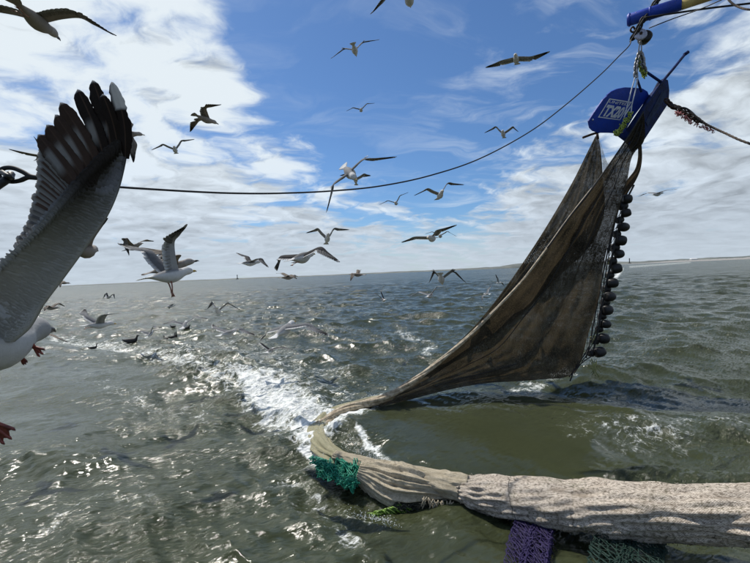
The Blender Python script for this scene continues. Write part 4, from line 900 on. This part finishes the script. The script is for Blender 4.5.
B = {
'g01':(-2.88, 3.56, 5.14, 96, 1, 2, 12, 0, -5, -22, 12, 2, -27, -8),
'g03':(-9.46, 11.54, 6.53, -34, 9, 29, 59, 11, 78, -32, 25, 17, 39, -16),
'g04':(-3.42, 8.48, 6.18, 57, -3, -11, 19, -2, -11, 3, 18, -45, -9, 13),
'g05':(-5.72, 11.85, 6.66, -69, 3, 11, 45, 18, 5, -14, 31, 16, -13, -22),
'g06':(-4.81, 8.03, 5.78, 35, 3, 38, 15, 15, -5, -22, -27, 13, -47, -14),
'g08':(-2.68, 3.73, 3.12, 106, 3, -17, 15, 15, -5, -22, 23, -58, 15, -53),
'g09':(-1.93, 3.78, 2.86, 67, 6, -9, 66, -15, 25, -9, 81, -2, 14, -19),
'g10':(-5.48, 9.15, 3.62, -18, 13, 11, 15, 15, -5, -22, 40, 25, -78, -7),
'g11':(-2.37, 4.67, 2.96, 33, 14, 7, 30, -1, 21, -42, 25, 7, 10, -36),
'g12':(-2.81, 9.06, 3.15, 49, 2, 9, 17, 20, 11, -18, 21, 11, -24, -9),
'g13':(-0.88, 4.9, 3.03, 67, 9, -8, 9, -4, -31, 31, 8, -16, -37, -24),
'g14':(-1.13, 9.84, 3.69, -76, 21, -2, 61, 3, -2, -6, 46, 17, 2, -45),
'g15':(-2.53, 11.7, 2.79, 37, 3, 4, 17, -10, -2, -14, 12, -16, -13, -6),
'g16':(-0.6, 14.03, 2.78, 164, 4, -10, 10, 16, -27, -14, 18, 14, -10, -3),
'g17':(-0.26, 4.99, 4.06, -68, -31, 47, 22, 44, -35, 10, 23, 35, -39, -13),
'g18':(-0.51, 13.41, 5.94, -91, 22, -1, 26, 16, 29, -49, 59, 6, -5, -22),
'g19':(2.04, 11.99, 5.05, -84, 9, 6, 51, 9, -12, -4, 29, 12, -9, -38),
'g20':(0.93, 15.44, 5.46, -100, -2, 13, 46, 16, 9, -23, 33, 17, -5, -14),
'g21':(1.46, 9.97, 3.62, -114, -4, 9, 27, 55, 3, -17, 14, 15, -5, -27),
'g22':(2.45, 14.65, 4.07, -103, 1, -4, 30, 28, -26, -15, 24, 14, -9, -41),
'g23':(-0.24, 8.81, 7.68, 85, 3, -9, 38, 33, -24, -11, 47, 31, -8, -12),
'g24':(0.67, 5.97, 6.8, 80, 15, -6, 24, 6, -33, -21, 19, 20, -7, -35),
'g25':(3.24, 8.73, 7.29, -114, -6, -3, -17, 18, 8, -9, -13, 25, -5, -21),
'g26':(4.14, 12.43, 6.93, -113, 5, -3, 29, 14, -16, -66, 49, 11, -19, -14),
'g27':(-0.28, 16.07, 9.32, -89, -12, 9, 33, 14, 0, -32, 23, 13, -6, -37),
'g28':(9.53, 13.4, 5.07, 18, 7, -1, 16, -6, -6, -1, 4, -5, -5, -11),
'g29':(-5.23, 7.52, 2.04, 60, -4, 2, 32, -28, 20, 13, 39, -11, 9, 8),
'g30':(-15.15, 22.68, 2.04, 90, 1, 5, 57, 22, -63, -13, 39, 11, -52, -36),
'g31':(-11.27, 21.97, 1.45, 47, 8, -9, 13, 11, -29, 2, 14, 18, -3, -14),
'g32':(-8.77, 15.43, 0.81, 88, 22, -11, 25, 11, -1, 7, 52, 15, -13, -17),
'g33':(-5.08, 10.56, 1.64, 103, 12, -2, 16, 18, 7, -60, 31, 16, -8, -24),
'g34':(-4.14, 10.46, 1.98, 102, -20, -2, 65, 27, -65, -54, 43, 13, -34, -7),
'g35':(-3.18, 8.52, 1.65, 67, 3, 2, 5, 11, 11, 18, 17, -2, -22, 9),
'g36':(-1.28, 5.53, 2.07, 69, 14, -5, -13, 14, -28, 11, -3, 14, -28, -9),
'g37':(-2.82, 10.45, 0.88, 85, -2, 5, 32, 5, -19, 34, 15, 15, -5, -22),
'g38':(1.77, 10.67, 2.58, 76, -25, -1, 63, 33, -71, -33, 44, 18, -46, -3),
'g39':(1.52, 11.22, 2.11, 66, 2, -9, 27, 16, -11, -21, 42, 15, -5, -31),
'g40':(0.26, 13.31, 1.91, 97, -3, -17, 65, 13, 9, -23, 95, 24, 51, -52),
'g41':(6.81, 24.49, 1.26, 118, -2, -28, 6, 12, -33, -28, 26, 13, 20, -20),
'g42':(8.64, 28.04, 1.8, -56, 2, -26, 15, 15, -5, -22, 38, 17, 39, -14),
'g43':(-11.94, 14.68, 2.01, 8, -4, 3, 25, 19, -24, -5, 20, 14, -23, 7),
'g44':(-15.61, 20.05, 2.96, 37, -11, 7, 4, -2, -21, -45, -3, -21, -29, -6),
'g45':(-5.58, 6.34, 2.03, 97, -11, 18, 52, 57, 13, 33, 15, 15, -5, -22)
}
LB = {
'g01': ('large grey gull gliding overhead in the top left corner with its head pointing down', 'young', 1, 'tuck'),
'g03': ('grey gull partly hidden behind the raised wing, just above the black shackle', 'young', 0, None),
'g04': ('dark speckled gull with pointed wings against the left cloud above the small pale one', 'young', 1, None),
'g05': ('small pale gull gliding head-on just right of the raised wing top', 'adult', 0, None),
'g06': ('gull mostly hidden behind the dark primaries of the big wing, head poking out', 'young', 0, None),
'g08': ('gull behind the front edge of the big wing showing one pinkish wing tip', 'young', 0, None),
'g09': ('white gull with both wings raised and legs dangling, left of centre over the horizon', 'adult', 1, 'hang'),
'g10': ('small distant gull seen past the far wing of the leg-dangling white gull', 'young', 0, None),
'g11': ('pale gull flying right behind the leg-dangling white gull with its head just beyond', 'young', 1, None),
'g12': ('small gull with drooping wings and one white wing tip, left of the black-winged gull', 'dark', 0, None),
'g13': ('black-winged gull in mid picture with its right wing bent down above the horizon', 'dark', 1, 'tuck'),
'g14': ('small gull gliding with long thin wings just above the black-winged gull', 'adult', 0, None),
'g15': ('small brownish gull on the horizon line beneath the black-winged gull', 'young', 0, None),
'g16': ('small dark gull with wings straight up and down crossing the middle of the horizon', 'young', 0, None),
'g17': ('large gull seen from below with one wing hanging across the cable', 'adult', 1, None),
'g18': ('small gull hidden behind the large gull at the cable, one thin wing showing', 'adult', 0, None),
'g19': ('gull with arched wings just below the right half of the cable', 'adult', 1, None),
'g20': ('tiny gull with tilted wings between the cable and the two gulls near the horizon', 'adult', 0, None),
'g21': ('white bodied gull with long spread dark tipped wings, low in the sky right of centre', 'adult', 1, None),
'g22': ('tiny gull just behind the right wing of the low white bodied gull', 'adult', 0, None),
'g23': ('gull in the deep blue near the top centre with its tail end pointing down', 'adult', 1, None),
'g24': ('gull cut off by the top edge, its black wing tip spotted white', 'adult', 1, None),
'g25': ('gull with level straight wings in the blue between top centre and the lettered plate', 'adult', 1, None),
'g26': ('small white gull with bowed wings below the level winged one beside the cable', 'adult', 0, None),
'g27': ('tiny white gull in the blue below the top centre gull', 'adult', 0, None),
'g28': ('tiny white gull alone in the sky right of the row of bobbins', 'adult', 0, None),
'g29': ('white gull low over the glittering water at the left with feet trailing', 'adult', 1, 'tuck'),
'g30': ('tiny dark gull far off over the water below the leg-dangling gull', 'dark', 0, None),
'g31': ('tiny dark gull with one raised wing over the glitter right of the trailing-feet gull', 'dark', 0, None),
'g32': ('pale gull settling on the water with bent wings, leftmost of the feeding flock', 'adult', 0, None),
'g33': ('broad winged grey gull in the middle of the flock feeding on the water', 'adult', 1, None),
'g34': ('grey gull with arched wings and white tail flying above the feeding flock', 'adult', 1, None),
'g35': ('white tailed gull skimming the water between the flock and the biggest low gull', 'adult', 1, None),
'g36': ('biggest low gull with spread grey wings edged in white and a bright white tail', 'adult', 1, None),
'g37': ('black winged gull dipping to the water in front of the biggest low gull', 'dark', 0, None),
'g38': ('gull with black drooping wings and white back just below the horizon right of centre', 'dark', 1, None),
'g39': ('white gull with one dark tipped raised wing below the black drooping winged one', 'adult', 0, None),
'g40': ('dark winged gull turning low over the water left of the black drooping one', 'dark', 0, None),
'g41': ('cream gull banking with wings straight up and down beside the net edge', 'adult', 0, None),
'g42': ('small black and white gull nearest the net edge under the dunes', 'dark', 0, None),
'g43': ('dark gull low over the water just right of the base of the big raised wing', 'young', 0, None),
'g44': ('brown gull on the left end of the horizon beside the big raised wing', 'young', 0, None),
'g45': ('brown gull hidden behind the neck of the near white gull', 'young', 0, None),
}
TW = {'g17': 30, 'g25': 20, 'g23': 20, 'g21': 20, 'g13': 15}
for k, v in B.items(): gull(v, *LB[k], twist=TW.get(k, 0), size=1.3 if k in ('g19', 'g21', 'g38') else 1)      # three enlarged and set farther off so their shadows clear the calm water

# ------------------------------------------------------------------ the near gull at the left edge
def P2(x, y, d_): return np.array(P(x, y, d_))
ng = bpy.data.objects.new('gull', None); COL.objects.link(ng)
tag(ng, 'very near white gull at the left edge with its huge dark fingered wing raised', 'gull', GR)
NL = P2(-8, 345, 1.22); ng.location = tuple(NL)
Rm = np.array(Matrix.Rotation(rad(100), 3, 'Z') @ Matrix.Rotation(rad(0), 3, 'Y') @ Matrix.Rotation(rad(-10), 3, 'X'))
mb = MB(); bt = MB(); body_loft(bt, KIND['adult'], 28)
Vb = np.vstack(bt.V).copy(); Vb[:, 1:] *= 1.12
mb.add((Rm@Vb.T).T+NL, bt.F, np.where(np.vstack(bt.V)[:, :1] > .12, np.vstack(bt.C)*.60, np.vstack(bt.C)*.85))  # head and neck darkened: the raised wing's shade is put into their colour
LEp = [(14, 342, 1.20), (30, 328, 1.20), (44, 305, 1.19), (62, 281, 1.17), (86, 248, 1.14), (106, 219, 1.12), (118, 193, 1.11), (125, 166, 1.11), (127.5, 146, 1.11)]
KTp = [(-50, 340, 1.14), (-30, 312, 1.13), (-18, 290, 1.12), (0, 265, 1.10), (30, 236, 1.08), (50, 214, 1.07), (68, 196, 1.07), (92, 172, 1.08), (120, 148, 1.10)]
nL, nC = 150, 54; LEc, KTc = catmull([P2(*q) for q in LEp], nL), catmull([P2(*q) for q in KTp], nL); V = []; C = []
rs = np.random.default_rng(5)
for i in range(nL):
    s = i/(nL-1)
    for lay in (1, -1):
        for j in range(nC):
            q = j/(nC-1); th_ = (.016*(1-s)+.004)*math.sin(math.pi*q**.55) if 0 < j < nC-1 else 0
            p = LEc[i]*(1-q)+KTc[i]*q-FW*(th_*lay)+FW*.022*math.sin(math.pi*q)
            if lay > 0: p = p+FW*0
            V.append(p); b = np.array((.58, .58, .58)); dk = np.array((.040, .034, .030))
            f = np.clip((s-.45)*2.4, 0, 1)*np.clip(1.3-.7*(1-q), 0, 1)
            f = max(f, np.clip((s-.55)*3, 0, 1)*np.clip(1-q*5, 0, 1)); C.append((b*(1-f)+dk*f)*(.96+.04*rs.random()) if lay > 0 else np.array((.30, .31, .33)))
Fc = []; m2_ = 2*nC
for i in range(nL-1):
    for j in range(nC-1):
        a0, b0 = i*m2_, (i+1)*m2_
        Fc += [(a0+j, a0+j+1, b0+j+1, b0+j), (a0+nC+j, b0+nC+j, b0+nC+j+1, a0+nC+j+1)]
    Fc += [(i*m2_, (i+1)*m2_, (i+1)*m2_+nC, i*m2_+nC), (i*m2_+nC-1, i*m2_+m2_-1, (i+1)*m2_+m2_-1, (i+1)*m2_+nC-1)]
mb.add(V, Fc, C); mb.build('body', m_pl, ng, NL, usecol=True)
def nfeather(root, tip, wd, cf, bend=0, z=0, n_=26, notch=0, curl=0, endw=.22):
    """large flight feather with shaft, vanes and a slightly ragged edge"""
    root, tip = P2(*root)-FW*z, P2(*tip)-FW*z; ax_ = tip-root; L = np.linalg.norm(ax_); ax_ /= L; sdv = np.cross(FW, ax_); sdv /= np.linalg.norm(sdv)
    V = []; C = []; ts = np.linspace(0, 1, n_); r2 = np.random.default_rng(int(root[0]*1e4) % 9999)
    for t_ in ts:
        f = (.5+.5*min(t_*4, 1))*math.sqrt(max(1-max((t_-.72)/.29, 0)**2, 0.0)) if t_ < 1 else endw
        c = root+ax_*L*t_+sdv*bend*L*math.sin(math.pi*t_*.8)+FW*curl*t_*t_
        for lay in (1, -1):
            for s_ in (-1, -.55, -.12, 0, .12, .4, .7):
                e_ = 1+(r2.normal(0, .075) if abs(s_) > .6 else 0)-(notch*(t_ > .55) if s_ > .3 else 0)
                V.append(c+sdv*wd*.5*f*s_*e_-FW*(.0008*lay)+FW*(.10*wd*abs(s_))-FW*(.0012 if s_ == 0 else 0)*lay); C.append(cf(t_, s_))
    Fc = []
    for i in range(n_-1):
        a0, b0 = i*14, (i+1)*14
        for j in range(6): Fc += [(a0+j, a0+j+1, b0+j+1, b0+j), (a0+7+j, b0+7+j, b0+8+j, a0+8+j)]
        Fc += [(a0, b0, b0+7, a0+7), (a0+6, a0+13, b0+13, b0+6)]
    mb = MB(); mb.add(V, Fc, C); return mb.build('feather', m_pl, ng, NL, usecol=True)
DK, DB, GRY, WT_ = np.array((.024, .017, .014)), np.array((.070, .044, .032)), np.array((.33, .32, .31)), np.array((.80, .80, .79))
tips = [(44, 138), (51, 128), (58, 117.5), (61.5, 105), (77, 91), (90.5, 81), (100, 94), (105.5, 81)]
roots = [(82, 186), (89, 181), (95, 176), (101, 170), (107, 163), (113, 156), (118, 150), (124, 158)]
for k, (tp_, rt_) in enumerate(zip(tips, roots)):
    def cf(t_, s_, k=k):
        if t_ > .97: return WT_*.9
        if k == 7 and t_ > .66 and s_ > -.95: return WT_*.85
        bs_ = DB*(1.2-.2*t_) if k < 4 else DK*1.3
        if abs(s_) < .01: bs_ = DB*1.6
        hi = .76-.035*k if k <= 4 else .46; m_ = max(0, min(1, (t_-.22)*6))*max(0, min(1, (hi-t_)*9))*max(0, min(1, (.12-s_)*4))*max(0, min(1, (s_+1.05)*5))*(1 if k <= 4 else .8 if k == 5 else 0)
        return bs_*(1-m_)+GRY*m_
    nfeather((*rt_, 1.105), (*tp_, 1.10-.008*k), .054 if k < 6 else .046, cf, bend=(.02+.008*k) if k < 7 else .11, z=.004*(8-k)-.010, notch=.25 if k > 3 else 0)
# inner primaries and secondaries along the pale trailing edge
tr_ = catmull([(45, 140, 0), (40, 153, 0), (37, 170, 0), (36, 186, 0), (32, 204, 0), (27, 222, 0), (19, 238, 0), (8, 252, 0), (-6, 266, 0), (-24, 284, 0)], 26)
rt2 = catmull([(84, 190, 0), (78, 194, 0), (74, 202, 0), (70, 212, 0), (66, 222, 0), (60, 232, 0), (52, 243, 0), (42, 255, 0), (28, 270, 0), (8, 290, 0)], 26)
for k in range(19):
    j = random.uniform(-1.5, 1.5)
    def cf(t_, s_, k=k):
        edge = t_ > .90 or (s_ < -.5 and t_ > .35)
        base_ = (DB*1.7 if k < 12 else np.array((.16, .15, .145))) if s_ > -.05 else GRY*(.75 if k < 14 else .9)
        return GRY*1.5 if t_ > .95 else (GRY*1.15 if edge else base_)
    nfeather((rt2[k, 0], rt2[k, 1], 1.10+.05*(k/25)), (tr_[k, 0]+j, tr_[k, 1]+j, 1.09+.045*(k/25)), .040, cf, bend=.03, z=.002+.0006*(k % 3), n_=18, endw=.5)
# small lining feathers all over the under wing
mbc = MB(); rc = np.random.default_rng(12)
for row in range(15):
    q0 = .97-row*.066; n_ = 74
    for k in range(n_):
        s = .02+.95*(k+.5*(row % 2)+rc.normal(0, .12))/(n_-1); s = min(max(s, 0.01), .985); i = s*(nL-1); i0 = int(i); f = i-i0; i1 = min(i0+1, nL-1)
        a = LEc[i0]*(1-f)+LEc[i1]*f; b = KTc[i0]*(1-f)+KTc[i1]*f; qq = min(max(q0+rc.normal(0, .012), .01), .99)
        srf = lambda qv: a*(1-qv)+b*qv-FW*((.016*(1-s)+.004)*math.sin(math.pi*qv**.55))+FW*.022*math.sin(math.pi*qv)
        cl = np.linalg.norm(b-a); ln_ = (.030+.016*q0)*rc.uniform(.85, 1.15); q1 = min(qq+ln_/cl, 1.0); sp_ = LEc[i1]-LEc[max(i0-1, 0)]; sp_ /= np.linalg.norm(sp_)
        r0_, t0_ = srf(qq)-FW*.0002, srf(q1)+sp_*(ln_*(.25+.9*max(s-.45, 0))+rc.normal(0, .0015))-FW*(.0007+.0003*rc.random())
        dkf = max(np.clip((s-.38)*2.4, 0, 1)*np.clip(.6+.7*q0, 0, 1), np.clip((s-.55)*3, 0, 1)*np.clip(1-q0*4, 0, 1))
        cc = (np.array((.58, .58, .58))*(1-dkf)+np.array((.044, .036, .031))*dkf)*rc.uniform(.96, 1.03)
        feather(mbc, r0_, t0_, -FW, .019+.008*q0, lambda t_, s_, cc=cc: np.minimum(cc*(1.04 if t_ > .8 else .98), .8), n_=4, cam_=.004, th=.0003)
tag(mbc.build('lining_feather', m_pl, ng, NL, usecol=True), kind='stuff')
def put_feet(parent, NLo, items, mat):
    for (x0, y0, x1, y1, d_, sz) in items:
        mb = MB(); a, b = P2(x0, y0, d_)-NLo, P2(x1, y1, d_)-NLo; dd = (b-a)/np.linalg.norm(b-a); lat = np.cross(dd, FW); lat /= np.linalg.norm(lat)
        back = a-dd*.02+UP*.01
        tube(mb, [back, a], [.006, .0055], 8); tips_ = [b+lat*sz*q-dd*abs(q)*.3*sz for q in (-.5, 0, .55)]
        for q in tips_: tube(mb, [a, (a+q)/2, q, q+dd*.006], np.array([.0055, .0042, .0035, .001]), 6)
        V = [a, tips_[0], (tips_[0]+tips_[1])/2-dd*.010, tips_[1], (tips_[1]+tips_[2])/2-dd*.010, tips_[2]]; V = [v-FW*.0012 for v in V]+[v+FW*.0012 for v in V]
        mb.add(V, [(0, 1, 2, 3), (0, 3, 4, 5), (9, 8, 7, 6), (11, 10, 9, 6), (1, 7, 8, 2), (2, 8, 9, 3), (3, 9, 10, 4), (4, 10, 11, 5)]); mb.build('foot', mat, parent)
put_feet(ng, NL, [(34, 347, 42, 353.5, 1.32, .026), (21, 357, 25, 363, 1.32, .013)], m_red)
def nb(mesh_fn):
    e = bpy.data.objects.new('tmp', None); COL.objects.link(e); mesh_fn(e)
    for c_ in list(e.children):
        c_.parent = ng; me_ = c_.data
        co = np.array([v.co[:] for v in me_.vertices]); co = (Rm@co.T).T; me_.vertices.foreach_set('co', co.ravel()); me_.update()
    bpy.data.objects.remove(e)
nb(lambda e: (beak(e, True, 1.1), eyes(e)))
# gull below it, only its red foot reaches into view
og = bpy.data.objects.new('gull', None); COL.objects.link(og); OL = P2(-120, 385, 1.0); og.location = tuple(OL)
tag(og, 'gull just outside the left edge with only its dark red webbed foot in view', 'gull', GR)
mb = MB(); bt = MB(); body_loft(bt, KIND['adult'], 20); wing(bt, KIND['adult'], 1, 20, 0, -5, -20, rs); wing(bt, KIND['adult'], -1, 88, 0, 95, -10, rs)
Ro = np.array(Matrix.Rotation(rad(125), 3, 'Z')); mb.add((Ro@np.vstack(bt.V).T).T+OL, bt.F, np.vstack(bt.C)); mb.build('body', m_pl, og, OL, usecol=True)
put_feet(og, OL, [(-14, 419, 10, 438, 1.0, .042)], m_red)
mbl = MB(); tube(mbl, [(.0, 0, -.04), P2(-50, 400, 1.0)-OL, P2(-26, 407, 1.0)-OL], [.012, .009, .006], 8); mbl.build('leg', m_red, og)

# ------------------------------------------------------------------ birds sitting on the water
def floater(x, y, d_guess, s_, yaw, label, col, neck=.10):
    q = Wt(x, y, .02); h_ = sea_height(q[0], q[1]); e = empty('water_bird', (q[0], q[1], h_+.0), label, 'seabird', 'dark birds sitting on the water', (0, 0, rad(yaw)))
    mb = MB(); tube(mb, [(-.24, 0, .10), (-.17, 0, .07), (-.06, 0, .05), (.06, 0, .05), (.13, 0, .07), (.16, 0, .12), (.17, 0, .12+neck*.6), (.185, 0, .13+neck), (.215, 0, .13+neck)], np.array([.012, .04, .075, .08, .06, .032, .022, .028, .022])*1.0, 12)
    s_ *= .82; V = np.vstack(mb.V)*s_; mb.V = [V]; mb.build('body', col, e)
    mb = MB(); tube(mb, [(.225, 0, .13+neck), (.27, 0, .125+neck)], [.010, .003], 6); mb.V = [np.vstack(mb.V)*s_]; mb.build('beak', m_billd, e)
m_dk = simple('dark_plumage', (.022, .02, .02), .7, 0, .5, 30)
m_br = simple('brown_plumage', (.10, .085, .07), .7, 0, .5, 30, c2=(.04, .035, .03))
for a in ((93, 346, 0, 1.0, 20, 'small dark bird on the glittering water, leftmost of those sitting on the sea', m_dk, .12), (131, 343, 0, 1.9, 10, 'largest dark bird sitting low on the water left of the feeding flock', m_dk, .06),
          (166, 339, 0, 1.1, 150, 'brown bird on the water just left of the feeding flock', m_br, .05), (172, 335, 0, 1.1, 60, 'dark bird with raised neck in the feeding flock', m_dk, .16),
          (176, 334, 0, 1.0, -60, 'dark bird rightmost of the three close together on the water', m_dk, .16), (173, 328.5, 0, 1.0, 180, 'small dark bird farthest back in the feeding flock', m_dk, .02), (186, 330, 0, 1.5, 0, 'brown bird on the water under the broad winged gull', m_br, .04)):
    floater(*a)

# ------------------------------------------------------------------ spray thrown up round the net
m_spray, t, o = mat_new('spray_drops'); b = principled(t, (.75, .78, .78), .25, .6); t.l.new(b.outputs[0], o.inputs[0])
mb = MB(); zones = [((340, 412), (386, 402), 420, 5, .10), ((345, 440), (385, 464), 420, 5, .08), ((300, 400), (325, 440), 520, 13, .12), ((318, 448), (326, 455), 160, 6, .06), ((268, 385), (300, 400), 380, 16, .10), ((355, 505), (395, 520), 240, 8, .05)]
for (p0, p1, cnt, sp_, hz) in zones:
    for k in range(cnt):
        u = random.random(); x = p0[0]+(p1[0]-p0[0])*u+random.gauss(0, sp_*.6); y = p0[1]+(p1[1]-p0[1])*u+random.gauss(0, sp_*.5); q = Wt(x, y, 0)
        q = q+np.array([0, 0, sea_height(q[0], q[1])+abs(random.gauss(0, hz*.5))]); r_ = random.uniform(.002, .0075)
        mb.add([q+np.array(v)*r_*random.uniform(.7, 1.3) for v in ((1,0,0),(-1,0,0),(0,1,0),(0,-1,0),(0,0,1),(0,0,-1))], [(0,2,4),(2,1,4),(1,3,4),(3,0,4),(2,0,5),(1,2,5),(3,1,5),(0,3,5)])
o_ = mb.build('spray', m_spray); tag(o_, 'white spray thrown up where the net cuts the water', 'spray', kind='stuff')
